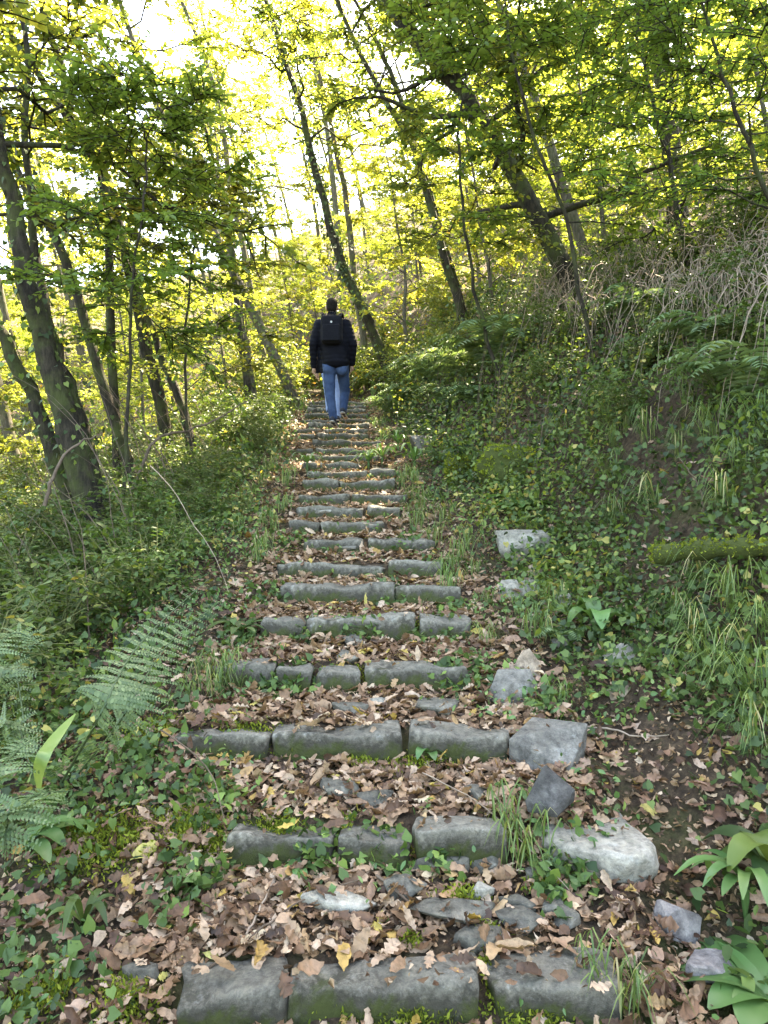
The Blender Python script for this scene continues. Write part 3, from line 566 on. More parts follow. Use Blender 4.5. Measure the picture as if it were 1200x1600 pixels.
MARK_S = [(.4, 2.1, 'by the lowest curb stones'), (.6, 2.4, 'by the lichen-spotted slab'), (.55, 3.2, 'by the large angular grey block'), (.95, 5.2, 'by the pale flat-topped boulder'), (.5, 4.4, 'right of the middle steps'), (-.8, 3.2, 'beside the big fern'), (-.95, 5.0, 'left of the middle steps'), (-1.2, 7.5, 'left of the upper steps'), (.2, 7, 'right of the upper steps'), (0, 8.5, 'by the spiky rosettes'), (-1.5, 10.5, 'near the walking man'), (.0, 11, 'opposite the walking man')]
def place(vs, x, y, label, group, cat='tree', sc=None, rz=None, rng=R, marks=None):
    if marks == 'behind': label = behind_label(label, x, y)
    elif marks: label = near_label(label, x, y, marks)
    if marks: group = group+': '+label.split(' ', 3)[-1]
    k = rng.integers(len(vs)); v = vs[k]
    o = v if id(v) not in used else copy_tree(v); used.add(id(v))
    o.location = (x, y, float(g(x, y))); o.rotation_euler = (0, 0, rng.uniform(-.7, .7) if rz is None else rz)
    s = rng.uniform(.8, 1.2) if sc is None else sc; o.scale = (s, s, s*rng.uniform(.92, 1.1)); tag(o, label, cat, group); return o
rb = np.random.default_rng(31)
FAR = ('tall slender far tree with sunlit yellow-green crown', 'far wood trees')
def spots(n, xr, yr, gap, rng, keep=lambda x, y: True):
    out = []
    for _ in range(n*30):
        x, y = rng.uniform(*xr), rng.uniform(*yr)
        if abs(x)/y < .68 and keep(x, y) and all((x-p)**2+(y-q)**2 > gap*gap for p, q in out): out.append((x, y))
        if len(out) >= n: break
    return out
for x, y in spots(54, (-30, 30), (26, 46), 2.2, rb)+[(8, 21), (13, 20), (11, 25), (-13, 22), (-17, 24), (-4.6, 24.5)]:
    place(V_tall, x, y, *FAR, rng=rb, marks='behind')
RAV = ('tall slim tree standing in the hollow left of the steps', 'hollow trees')
for x, y in [(-6, 12.5), (-8.5, 9.5), (-10, 14), (-7.5, 16), (-12, 11)]: place(V_tall, x, y, *RAV, rng=rb, sc=.95)
UN = ('low bushy far tree with glowing yellow-green leaves', 'understory beyond the steps')
for x, y in [(-3.2, 15.2), (-4.8, 17), (-2.2, 19.5), (.6, 15.6), (2.2, 16.6), (1.0, 19), (3.8, 17.2), (-6.2, 19)]+spots(70, (-24, 24), (18, 40), 1.7, rb):
    place(V_under, x, y, *UN, rng=rb, marks='behind')
UL = ('low bushy light green tree in the left hollow', 'understory of the hollow')
for x, y in [(-3.6, 11.5), (-5, 9.5), (-6.5, 11), (-4.4, 13.3), (-6.8, 14.5), (-8.5, 12), (-5.2, 7.2), (-7, 8.5)]: place(V_under, x, y, *UL, rng=rb, marks='behind', sc=rb.uniform(.7, .95))
UR = ('bushy small tree above the right bank', 'understory above the right bank')
for x, y in [(3.4, 11.2), (4.8, 9.2), (5.2, 12.5), (3.0, 13.4), (6.6, 10.5), (4.6, 6.6), (7.5, 14), (5.6, 15.5), (1.9, 13.0)]: place(V_under, x, y, *UR, rng=rb, marks='behind', sc=rb.uniform(.75, 1.0))
CAN = ('broad overstory tree added to shade the steps with its dense crown', 'added shade trees')
for x, y, a in [(4.9, 6.2, .2), (5.6, 9.8, 0), (4.6, 7.9, .3), (4.6, 11.4, -.2)]: place(V_shade, x, y, *CAN, rng=rb, sc=1.0, rz=a)  # dense crowns above the view, added to keep sun off the steps

drop_unused(V_tall+V_under+V_shade)
# ------------------------------------------------------------------ shrubs and brambles
def shrub_variant(seed, h, spread, n, name, lmat, leaf=.05, nl=8):
    rng = np.random.default_rng(seed); st, lf = MB(), MB()
    for m in range(n):
        an = rng.uniform(0, 6.283); L = h*rng.uniform(.6, 1.25); out = spread*rng.uniform(.3, 1)
        s = np.linspace(0, 1, 7)[:, None]; dr = np.array([math.cos(an), math.sin(an), 0])
        pts = dr*out*s**1.3+np.array([0, 0, 1.])*L*(1.35*s-.45*s*s)+rng.normal(0, .03, (7, 3))*s; pts[0] = dr*.05; pts[0][2] = -.1
        tube(st, pts, .007*(1-.75*s[:, 0]), 4)
        tw = 7; ii = rng.uniform(1.2, 5.99, tw); i = ii.astype(int); f = (ii-i)[:, None]; q = pts[i]*(1-f)+pts[i+1]*f
        td = unit(rng.normal(0, 1, (tw, 3))*[1, 1, .4]+dr*.5+[0, 0, .15]); tl = rng.uniform(.15, .35, tw)
        for b in range(tw): tube(st, np.array([q[b], q[b]+td[b]*tl[b]]), [.003, .0015], 3)
        twig_leaves(lf, q, td, tl, nl, leaf, rng, rbase=rng.random(tw))
    root = empty(name, (0, 0, 0)); st.build('stems', M['stem_green'], root); lf.build('foliage', M[lmat], root); return root
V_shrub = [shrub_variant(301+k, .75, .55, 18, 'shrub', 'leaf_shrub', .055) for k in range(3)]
V_shrubfar = [shrub_variant(311+k, .9, .7, 20, 'shrub', 'leaf_mid', .06) for k in range(2)]
SL = ('knee-high tangled green shrub', 'undergrowth shrubs left of the steps')
rsx = np.random.default_rng(41)
n = 0
for y in np.arange(2.9, 12.5, .52):
    for s in np.arange(-1.35 if y < 6 else -1.15, -5.2, -.62):
        x = float(xc(y))+s+rsx.normal(0, .15); yy = y+rsx.normal(0, .15)
        if abs(x)/yy > .62: continue
        if y < 4.2 and s > -1.6: continue
        place(V_shrub, x, yy, *SL, cat='shrub', rng=rsx, marks=MARK_L, sc=rsx.uniform(.6, 1.05)*(.75 if s > -1.7 else 1), rz=rsx.uniform(0, 6)); n += 1
SR = ('leafy shrub rooted in bank ivy', 'shrubs on the right bank')
for (px, py) in [(760, 520), (830, 500), (900, 520), (960, 380), (1020, 430), (1090, 400), (1150, 380), (1180, 560), (1000, 560), (1190, 480), (690, 540), (1100, 300), (1180, 300), (870, 440), (940, 470), (1060, 520), (1130, 620), (980, 640), (860, 600)]:
    h = hit(px, py+30); place(V_shrub, h[0], h[1], *SR, cat='shrub', rng=rsx, marks=MARK_R, sc=rsx.uniform(.5, .85), rz=rsx.uniform(0, 6))
SF = ('sunlit shrub beside the head of the steps', 'shrubs at the head of the steps')
for x, y in [(-2.2, 13.2), (-2.9, 12.4), (-2.0, 14.6), (-1.9, 15.8), (-.2, 15.2), (.3, 13.9), (.6, 12.6), (-.9, 16.9), (-2.6, 16.4), (.2, 16.6), (1.2, 14.4), (-3.4, 14.3), (-1.4, 18.2), (.0, 18.3), (1.3, 17.4), (1.0, 11.6), (-.6, 15.9), (-1.3, 16.2)]:
    place(V_shrubfar, x, y, *SF, cat='shrub', rng=rsx, rz=rsx.uniform(0, 6))

# ------------------------------------------------------------------ ground cover (uncountable)
def in_view(x, y, z, m=60):
    px = 600+x/y*FPX; py = 800-(z-EYE)/y*FPX; return (px > -m) & (px < 1200+m) & (py > -m) & (py < 1600+m) & (y > .9)
def scatter(n, xr, yr, rng, dens=None):
    """random points, denser near the camera"""
    y = yr[0]*(yr[1]/yr[0])**rng.random(n); x = xc(y)+rng.uniform(xr[0], xr[1], n); z = g(x, y)
    k = in_view(x, y, z)
    if dens is not None: k &= rng.random(n) < dens(x-xc(y), y, x)
    return x[k], y[k], z[k]
rg = np.random.default_rng(51)
def cover(name, label, cat, n, xr, yr, mat, size, tmpl, dens=None, hmax=.1, tilt=.5):
    x, y, z = scatter(n, xr, yr, rg, dens); k = len(x); nr = gn(x, y); mb = MB()
    hh = rg.random(k)**1.6*hmax*(1+.35*np.maximum(y-4, 0)**.5); pos = np.stack([x, y, z], -1)+nr*(.01+hh)[:, None]
    nn = unit(nr*.6+np.array([0, -.1, .7]))+rg.normal(0, tilt, (k, 3)); sz_ = size*rg.uniform(.5, 1.3, k)*(1+.06*np.maximum(y-4, 0))
    cl = np.clip(.5+.35*wob(x, y, 2.3)+rg.normal(0, .25, k), 0, 1)
    leaves(mb, pos, rg.normal(0, 1, (k, 3)), nn, sz_, tmpl, rg.uniform(.8, 1.2, k), rg.uniform(-.3, .2, k), 1, cl)
    return tag(kind(mb.build(name, M[mat]), 'stuff'), label, cat)
def patch(x, y, f, lo): return np.clip((wob(x, y, f)-lo)*2.5, 0, 1)
cover('ivy_cover', 'glossy dark ivy leaves carpeting the right bank', 'ivy', 90000, (.7, 4.6), (1.5, 15), 'ivy', .034, IVY,
      lambda s, y, x: np.clip((s-.75)/.5, .0, 1)*np.where((y < 3.2) & (s < 1.25), .25, 1)*(.45+.55*patch(x, y, 2.1, -.4)), .14)
cover('ivy_cover', 'dark ivy and weeds carpeting the verge left of the steps', 'ivy', 76000, (-5.2, -.5), (1.4, 15), 'ivy', .034, IVY,
      lambda s, y, x: np.clip((-s-.55)/.5, 0, 1)*(.45+.55*patch(x+3, y, 2.1, -.4))*np.where(y < 2.6, .38, 1), .14)
cover('weeds', 'small bright weeds sprouting among the leaves along the stair edges', 'weeds', 26000, (-1.3, 1.35), (1.5, 15), 'broad', .03, OVATE,
      lambda s, y, x: np.where(np.abs(s) < .5, .16, .75)*patch(x, y, 4.1, -.05), .07)
cover('herb_cover', 'mixed light green herbs growing over the right bank', 'herbs', 42000, (.8, 5), (1.8, 16), 'leaf_near', .045, OVATE, lambda s, y, x: np.clip((s-.8)/.6, 0, 1)*patch(x, y, 1.7, -.15), .22)
cover('herb_cover', 'mixed light green herbs growing under the left shrubs', 'herbs', 24000, (-5.5, -.8), (2.0, 16), 'leaf_near', .05, OVATE, lambda s, y, x: np.clip((-s-.8)/.6, 0, 1)*patch(x, y, 1.7, -.3), .22)
cover('herb_cover', 'sunlit low herbs on the forest floor beyond the head of the steps', 'herbs', 16000, (-12, 14), (14.3, 30), 'leaf_mid', .07, OVATE, None, .3)
def riser_ivy():
    mb = MB()
    for (px, py, wx, dp) in [(735, 1062, 60, .1), (700, 1070, 40, .06), (690, 1000, 70, .1), (620, 938, 55, .08), (690, 890, 60, .1), (560, 995, 50, .05), (480, 1000, 40, .06), (470, 1075, 45, .06), (345, 1270, 70, .12), (300, 1255, 60, .12), (690, 1360, 40, .05), (500, 1350, 90, .06), (860, 1400, 50, .08), (900, 1380, 40, .08), (640, 850, 40, .1), (420, 935, 60, .12), (380, 1010, 50, .12), (440, 1085, 50, .1), (280, 1400, 60, .12), (330, 1395, 50, .08), (670, 780, 40, .1), (450, 850, 40, .1), (850, 1110, 40, .08), (720, 960, 50, .1), (600, 1345, 60, .04), (230, 1200, 60, .14)]:
        h = hit(px, py); k = int(70+wx*.8); x = h[0]+rg.normal(0, wx*.4/FPX*h[1], k); y = h[1]+rg.normal(0, dp*.7, k); z = g(x, y)
        pos = np.stack([x, y, z+.01+rg.random(k)**1.5*.07], -1); nn = rg.normal(0, .45, (k, 3))+[0, -.35, .8]
        leaves(mb, pos, rg.normal(0, 1, (k, 3)), nn, rg.uniform(.016, .042, k), IVY, 1, 0, 1, np.clip(rg.normal(.5, .25, k), 0, .94))
    return tag(kind(mb.build('ivy_cover', M['ivy']), 'stuff'), 'dark green ivy sprigs creeping over the treads and curb ends', 'ivy')
riser_ivy()
# moss cushions on stair edges
def moss_patches():
    mb = MB()
    spots = [(170, 1320, 90, 35), (290, 1310, 60, 25), (240, 1150, 50, 22), (380, 1160, 60, 18), (200, 1575, 50, 22), (330, 1330, 40, 15), (570, 1190, 40, 14), (650, 1200, 50, 12), (690, 1345, 60, 12), (720, 1410, 40, 10),
             (640, 1585, 120, 14), (860, 1585, 100, 14), (300, 1290, 60, 15), (430, 1305, 50, 12), (850, 1400, 30, 12), (560, 1060, 60, 12), (640, 985, 60, 8), (760, 1470, 30, 8), (460, 1165, 40, 10), (110, 1330, 50, 25), (60, 1570, 60, 20), (540, 1310, 14, 16), (640, 1480, 20, 6), (762, 1530, 8, 20)]
    for (px, py, wx, wy) in spots:
        k = int(wx*wy*.55)+120
        qx = px+rg.normal(0, wx*.45, k); qy = py+rg.normal(0, wy*.45, k)
        h = hit(px, py); x = h[0]+(qx-px)/FPX*h[1]; y = h[1]+rg.normal(0, wy/FPX*h[1]*.9, k)
        z = g(x, y); pos = np.stack([x, y, z+rg.random(k)*.03+.0], -1)
        leaves(mb, pos, rdir(k, 1.2, rg), rdir(k, 0, rg), rg.uniform(.008, .02, k), OVATE, .8)
    return tag(kind(mb.build('moss', M['moss']), 'stuff'), 'cushions of green moss along the stair edges', 'moss')
moss_patches()
def tread_z(x, y):
    return g(x, y)
# stones' tops are above ground: raise leaves lying on a curb
def surf(x, y):
    z = g(x, y); i = np.clip(((y-SD[0])/.5).astype(int), 0, NS-1); f = y-SD[i]
    sx = np.array(STEP_X)[i]; on = (f > -.01) & (f < .15) & (x > sx[:, 0]) & (x < sx[:, 1]); return np.where(on, np.maximum(z, SZ[i]+.006), z), on

# ------------------------------------------------------------------ fallen leaves
TM = [CHESTNUT, OAK, BROAD]
def litter_points(n, xr, yr, dens):
    y = yr[0]*(yr[1]/yr[0])**rg.random(n); x = xc(y)+rg.uniform(*xr, n); z, on = surf(x, y)
    k = in_view(x, y, z) & (rg.random(n) < dens(x-xc(y), y, on)); return x[k], y[k], z[k]
def litter(name, label, n, xr, yr, dens, size, pile=.03):
    x, y, z = litter_points(n, xr, yr, dens); mb = MB(); ch = rg.random(len(x))
    for m, (lo, hi, s) in enumerate([(0, .45, 1.25), (.45, .8, 1.0), (.8, 1, .7)]):
        k = (ch >= lo) & (ch < hi); c = int(k.sum())
        pos = np.stack([x[k], y[k], z[k]+.004+rg.random(c)**1.5*pile], -1)
        nr = gn(x[k], y[k])+rg.normal(0, .34, (c, 3)); d = rg.normal(0, 1, (c, 3)); d[:, 2] *= .25
        leaves(mb, pos, d, nr, size*s*rg.uniform(.4, 1.35, c), TM[m], rg.uniform(.85, 1.6 if m == 0 else 1.2, c), rg.normal(0, .36, c), rg.normal(.5, 1.9, c), np.clip(rg.beta(1.5, 1.5, c), 0, 1), crumple=.028)
    return tag(kind(mb.build(name, M['litter']), 'stuff'), label, 'leaf litter')
def dstep(s, y, on): return np.where(on, .045, 1.0)*np.clip((.85-np.abs(s))/.25, 0, 1)*np.where((y > 2.03) & (y < 2.4) & (s > -.02), .4, 1)
litter('leaf_litter', 'brown fallen leaves lying thick on the stair treads', 27000, (-.95, .95), (1.5, 15), dstep, .058, .03)
litter('leaf_litter', 'scattered fallen leaves on the soil beside the steps', 7500, (-2.2, 2.2), (1.4, 10), lambda s, y, on: np.where(np.abs(s) < .65, 0, np.clip(1.5-.35*np.abs(s), .12, 1)*np.where(y < 3.0, 1, .45)), .062, .04)
def crumbs(name, label, n, xr, yr, size):
    y = yr[0]*(yr[1]/yr[0])**rg.random(n); x = xc(y)+rg.uniform(*xr, n); z, on = surf(x, y); k = in_view(x, y, z) & (rg.random(n) < np.where(on, .12, 1)); x, y, z = x[k], y[k], z[k]; c = len(x)
    mb = MB(); nr = gn(x, y)+rg.normal(0, .6, (c, 3)); d = rg.normal(0, 1, (c, 3)); d[:, 2] *= .4
    leaves(mb, np.stack([x, y, z+.003+rg.random(c)*.012], -1), d, nr, size*rg.uniform(.4, 1.6, c), OVATE, rg.uniform(.4, 1.5, c), rg.normal(0, .5, c), rg.normal(1, 3, c), np.clip(rg.beta(1.1, 1.5, c), 0, 1), crumple=.06)
    return tag(kind(mb.build(name, M['litter']), 'stuff'), label, 'leaf litter')
crumbs('leaf_crumbs', 'crumbled leaf fragments and bark bits strewn over the soil', 34000, (-1.7, 1.7), (1.4, 9), .022)
# the largest single leaves
LM = []
for m in range(3):
    for v in range(4):
        mb = MB(); leaves(mb, np.zeros((1, 3)), np.array([[1., 0, 0]]), np.array([[0, 0, 1.]]), np.array([1.]), TM[m], 1., np.array([[-.35, .1, .3, .5][v]]), np.array([[2.5, .6, -1.8, 4.][v]]), np.array([.5]), crumple=.02)
        tv = np.concatenate(mb.v); LM.append(mb)
LCOL = [('dark brown', .1), ('brown', .32), ('tan', .55), ('pale beige', .78), ('orange-brown', .9), ('yellow', .975)]
LMESH = {}
def leaf_mesh(m, v, c):
    if (m, v, c) not in LMESH:
        b = LM[m*4+v]; b.r = [np.full(b.n, LCOL[c][1])]; me = b.mesh('fallen_leaf', M['litter_single'])
        me.transform(Matrix.Translation((-.5, 0, 0))); LMESH[m, v, c] = me
    return LMESH[m, v, c]
KINDS = ['toothed chestnut leaf', 'lobed oak leaf', 'oval leaf']
cnt = 0; tries = 0
while cnt < 290 and tries < 4000:
    tries += 1
    yv = 1.55*(3.7/1.55)**rg.random(); sv = rg.uniform(-1.1, 1.0); xv = float(xc(yv))+sv
    zz, on = surf(np.array([xv]), np.array([yv])); on = bool(on[0]); zz = float(zz[0])
    if not in_view(xv, yv, zz, -8) or (on and rg.random() > .12) or (abs(sv) > .8 and rg.random() > .5): continue
    m = int(rg.choice(3, p=[.42, .42, .16])); v = int(rg.integers(4)); c = int(rg.choice(6, p=[.14, .26, .28, .2, .09, .03]))
    o = link('fallen_leaf', leaf_mesh(m, v, c), None, (xv, yv, zz+.012+rg.random()*.018))
    nrm = gn(np.array([xv]), np.array([yv]))[0] if not on else np.array([0, 0, 1.])
    q = Vector(nrm+rg.normal(0, .22, 3)).to_track_quat('Z', 'Y'); o.rotation_mode = 'QUATERNION'
    from mathutils import Quaternion
    o.rotation_quaternion = q @ Quaternion((0, 0, 1), rg.uniform(0, 6.283)); s = [.09, .075, .058][m]*rg.uniform(.75, 1.2); o.scale = (s, s, s)
    if on: where = 'lying on a stone curb'
    elif abs(sv) < .68: where = 'on the leafy treads between the curbs'
    elif sv < 0: where = 'on the mossy verge left of the lower steps'
    else: where = 'on the soil right of the lower steps'
    lb = '%s fallen %s %s' % (LCOL[c][0], KINDS[m], where); tag(o, lb, 'leaf', lb.replace('fallen ', '')); cnt += 1

# ------------------------------------------------------------------ ferns, rosettes, grasses
def frond(mb, ctrl, width, npairs, rng, nh=(0, 0, 1.), dens=9, droop=.25):
    """bipinnate fern frond along control points"""
    pts = smooth_path(ctrl, 24); L = np.linalg.norm(np.diff(pts, axis=0), axis=1).sum()
    tube(mb, pts, .0035*np.linspace(1, .25, 24)*max(L, .3), 4, .2)
    tg = unit(np.gradient(pts, axis=0)); up = np.array([0, 0, 1.])
    pos, dd, nn, ss = [], [], [], []
    for k in range(npairs):
        t = .12+.88*k/npairs; ix = t*23; i = min(int(ix), 22); f = ix-i; p = pts[i]*(1-f)+pts[i+1]*f; T = tg[i]
        sd = unit(np.cross(T, nh)); nrm = unit(np.cross(sd, T))
        if np.dot(nrm, nh) < 0: nrm = -nrm
        w = width*math.sin(math.pi*min(1, (t-.02)**.62))**.8*rng.uniform(.9, 1.05)+.01
        for sg in (-1, 1):
            pd = unit(sd*sg+T*.35+rng.normal(0, .06, 3))
            if dens <= 1:
                pos.append(p[None]); dd.append((pd-[0, 0, .2])[None]); nn.append(nrm[None]+rng.normal(0, .2, (1, 3))); ss.append(np.array([w])); continue
            m = max(3, int(dens*w/width+.5))
            tl = (np.arange(m)+.5)/m
            q = p+pd*(tl*w)[:, None]; q[:, 2] -= droop*w*tl**2
            lw = w*.17*(1-.75*tl)+.002
            pn = unit(np.cross(pd, nrm))
            for s2 in (-1, 1):
                pos.append(q); dd.append(np.tile(pn*s2+pd*.55, (m, 1))); nn.append(np.tile(nrm, (m, 1))+rng.normal(0, .12, (m, 3))); ss.append(lw)
    leaves(mb, np.vstack(pos), np.vstack(dd), np.vstack(nn), np.concatenate(ss), OVATE, 1.15 if dens > 1 else .42, -.1, 1, np.clip(rng.normal(.5, .2, len(np.vstack(pos))), 0, 1))
def fern(label, base, fr, seed, width=.1, npairs=24, mat='fern', group=None, dens=9, nh=(0, 0, 1.)):
    rng = np.random.default_rng(seed); root = empty('fern', base); tag(root, label, 'fern', group)
    for ctrl in fr:
        mb = MB(); frond(mb, ctrl, width, npairs, rng, dens=dens, nh=nh); mb.build('frond', M[mat], root, base)
    return root
b1 = hit(95, 1225); 
fern('big fern arching towards the steps beside the strap-shaped leaf', b1, [
    [b1, P(150, 1130, 2.15), P(215, 1010, 2.4), P(325, 905, 2.75)],
    [b1+[.03, .03, 0], P(185, 1130, 2.3), P(260, 1010, 2.6), P(350, 935, 2.95)]], 401, .1, 27, dens=11, nh=(.25, -.6, .75))
b2 = hit(15, 1330)
fern('fern with broad flat fronds spreading at the verge below the strap-shaped leaf', b2, [
    [b2, P(20, 1290, 1.55), P(50, 1245, 1.62), P(110, 1235, 1.75)],
    [b2+[-.03, .02, 0], P(15, 1270, 1.5), P(10, 1290, 1.4), P(8, 1340, 1.38)],
    [b2+[-.05, .04, 0], P(-20, 1240, 1.7), P(20, 1180, 1.85), P(60, 1150, 1.95)]], 402, .085, 20, dens=11, nh=(.1, -.5, .85))
b3 = hit(-10, 1180)
fern('tall fern with thin drooping fronds under the dark left shrubs', b3, [
    [b3, P(-10, 1090, 2.2), P(20, 1040, 2.3), P(40, 1140, 2.1)], [b3, P(-30, 1060, 2.3), P(20, 990, 2.5), P(70, 1010, 2.5)], [b3, P(-10, 1150, 2.1), P(25, 1130, 2.1), P(45, 1190, 2.0)]], 403, .09, 20, dens=10, nh=(.2, -.7, .6))
def fern_radial(label, px, py, L, n, seed, group, az=(0, 6.283), up=.8):
    b = hit(px, py); rng = np.random.default_rng(seed); fr = []
    for k in range(n):
        an = az[0]+(az[1]-az[0])*(k+rng.random()*.6)/n; dr = np.array([math.cos(an), math.sin(an), 0]); l = L*rng.uniform(.75, 1.15)
        fr.append([b, b+dr*l*.3+[0, 0, l*up*.5], b+dr*l*.65+[0, 0, l*up*.65], b+dr*l+[0, 0, l*up*.4]])
    return fern(label, b, fr, seed, L*.22, 17, group=group, dens=1)
for k, (px, py, L) in enumerate([(775, 590, .75), (735, 600, .6), (690, 610, .6), (640, 640, .55), (660, 600, .6), (705, 640, .45), (800, 560, .6), (1130, 570, .5), (1010, 520, .5), (745, 640, .4), (610, 650, .4), (1185, 640, .5)]):
    hb = hit(px, py); lb = near_label('dark green fern on the shaded ivy bank', hb[0], hb[1], MARK_R); fern_radial(lb, px, py, L*1.25, 9, 420+k, lb, (2.2, 5.6), .8)
for k, (px, py, L) in enumerate([(690, 725, .3), (880, 1010, .2), (560, 575, .5), (420, 690, .35)]):
    fern_radial('small young fern tuft by the stairway edge', px, py, L, 7, 440+k, 'small ferns along the stairway')
def blade(mb, ctrl, w, rng, n=9, prof=None, fold=.25, r=.5, nh=(0, 0, 1.)):
    pts = smooth_path(ctrl, n); tg = unit(np.gradient(pts, axis=0)); sd = unit(np.cross(tg, nh)+1e-5); nr = np.cross(sd, tg)
    t = np.linspace(0, 1, n); pr = (np.sin(np.pi*np.clip(t*.93+.06, 0, 1))**.7 if prof is None else prof(t))*w
    v = np.stack([pts+sd*pr[:, None]+nr*(fold*pr)[:, None], pts, pts-sd*pr[:, None]+nr*(fold*pr)[:, None]], 1).reshape(-1, 3)
    q = []
    for k in range(n-1): b = 3*k; q += [(b, b+1, b+4, b+3), (b+1, b+2, b+5, b+4)]
    mb.add(v, q, None, r)
def rosette(name, label, b, n, L, w, seed, mat='broad', up=.6, az=(0, 6.283), group=None, stalk=.0, cat='plant'):
    rng = np.random.default_rng(seed); root = empty(name, b); tag(root, label, cat, group); b = np.asarray(b, float)
    for k in range(n):
        an = az[0]+(az[1]-az[0])*(k+rng.uniform(-.3, .3)+.5)/n; dr = np.array([math.cos(an), math.sin(an), 0]); l = L*rng.uniform(.7, 1.15); u = up*rng.uniform(.6, 1.3)
        mb = MB(); s = b+[0, 0, stalk]
        if stalk: tube(mb, np.array([b, b+dr*.01+[0, 0, stalk*.6], s+dr*.01]), .004, 4, .3)
        blade(mb, [s, s+dr*l*.35+[0, 0, l*u*.45], s+dr*l*.7+[0, 0, l*u*.5], s+dr*l+[0, 0, l*u*.22]], w*rng.uniform(.8, 1.15), rng, r=float(np.clip(rng.normal(.45, .18), 0, .8)))
        mb.build('leaf', M[mat], root, b)
    return root
for k, (px, py, L) in enumerate([(597, 728, .3), (622, 706, .32), (648, 735, .34), (576, 735, .24), (480, 738, .22)]):
    rosette('hellebore', 'spiky rosette of narrow pale green leaves at the stairway edge', hit(px, py), 13, L, .018, 500+k, 'broad', .8, group='spiky rosettes', stalk=.1)
rosette('broadleaf_plant', 'clump of broad fresh green leaves above the pale flat-topped boulder', hit(815, 800), 10, .32, .06, 511, up=.6)
rosette('broadleaf_plant', 'upright pair of broad pale leaves beside the whitish rounded rock', hit(935, 990), 5, .2, .055, 512, up=1.5)
rosette('hellebore', 'lance-leaved plant with finger-like leaves drooping over the mauve-grey rock', hit(1165, 1440), 11, .2, .018, 513, 'broad', .6, (2.0, 5.2), stalk=.12)
rosette('broadleaf_plant', 'big glossy leaves growing over the pale bluish slab', hit(1205, 1590), 6, .26, .055, 514, 'broad', .5, (1.4, 4.2), stalk=.04)
rosette('broadleaf_plant', 'dark glossy broad leaves above the lance-leaved plant', hit(1215, 1400), 5, .2, .05, 515, 'ivy', .9, (1.4, 4.4), stalk=.06)
rosette('broadleaf_plant', 'light green pointed leaves below the broad flat fern fronds', hit(40, 1345), 6, .22, .03, 516, 'broad', .6, (-.9, 1.4), stalk=.05)
rosette('hellebore', 'dark narrow-leaved seedling on the lower left verge', hit(130, 1460), 6, .13, .014, 517, 'ivy', 1.3, stalk=.03)
rosette('hellebore', 'dark star-shaped plant at the left end of the middle steps', hit(375, 1000), 10, .2, .022, 518, 'ivy', .45, stalk=.05)
rosette('herb_seedling', 'small spoon-leaved seedling in front of a mossy curb stone', hit(465, 1365), 9, .07, .013, 519, 'broad', .9)
rosette('herb_seedling', 'fresh green seedling at the foot of the long middle curb', hit(575, 1352), 8, .06, .013, 520, 'broad', .8)
rosette('herb_seedling', 'bright leafy seedling beside the dark pointed rock', hit(800, 1245), 8, .09, .018, 521, 'broad', .9)
rosette('herb_seedling', 'leafy weed under the curb end near the large angular block', hit(668, 1185), 7, .08, .02, 522, 'broad', .9)
# strap leaf
sb = hit(62, 1240); mb = MB(); blade(mb, [sb, P(62, 1200, 1.72), P(82, 1160, 1.78), P(118, 1115, 1.9)], .015, rg, 12, r=.9, nh=(.3, -1., .2))
sf = empty('strap_fern', sb); tag(sf, 'single bright green strap-shaped leaf standing by the big fern', 'plant'); mb.build('leaf', M['broad'], sf, sb)
def tuft_variant(seed, n, L, name='grass_tuft', spread=.8, az=None):
    rng = np.random.default_rng(seed); mb = MB(); root = empty(name, (0, 0, 0))
    for k in range(n):
        an = rng.uniform(0, 6.283) if az is None else rng.normal(az, .8); dr = np.array([math.cos(an), math.sin(an), 0]); l = L*rng.uniform(.5, 1.2); b = np.append(rng.normal(0, .03, 2), -.01); o = spread*rng.uniform(.2, 1)
        blade(mb, [b, b+dr*l*.25*o+[0, 0, l*.5], b+dr*l*.6*o+[0, 0, l*.72], b+dr*l*o+[0, 0, l*.45*(1-.5*o)]], .0028, rng, 6, r=float(np.clip(rng.normal(.5, .25), 0, 1)))
    mb.build('blades', M['grass'], root); return root
V_tuft = [tuft_variant(601+k, 26, .2) for k in range(3)]; V_long = [tuft_variant(611+k, 32, .38, 'long_grass_tuft', 1.1, math.pi*1.05) for k in range(2)]
GS = ('small tuft of fine green grass', 'grass tufts along the stairway')
for (px, py) in [(800, 1330), (820, 1360), (980, 1590), (940, 1560), (760, 950), (700, 905), (720, 880), (680, 850), (650, 830), (700, 930), (740, 900), (660, 800), (690, 820), (640, 780), (625, 760), (730, 860), (600, 690), (590, 670), (380, 800), (410, 760), (400, 730), (430, 710), (420, 740), (370, 830), (390, 780), (440, 690), (350, 1060), (330, 1090), (355, 1080), (300, 1100), (320, 1060), (400, 880), (410, 860), (840, 1000), (870, 960), (760, 1010), (810, 960), (440, 800), (420, 830), (445, 760), (640, 740), (650, 760), (595, 640), (450, 660), (470, 640), (460, 650), (880, 1100), (600, 650)]:
    h = hit(px, py); place(V_tuft, h[0], h[1], *GS, cat='grass', rng=rsx, marks=MARK_S, sc=rsx.uniform(.6, 1.15)*(1+.03*h[1]), rz=rsx.uniform(0, 6))
GL = ('long drooping grass tuft', 'long grass on the right bank')
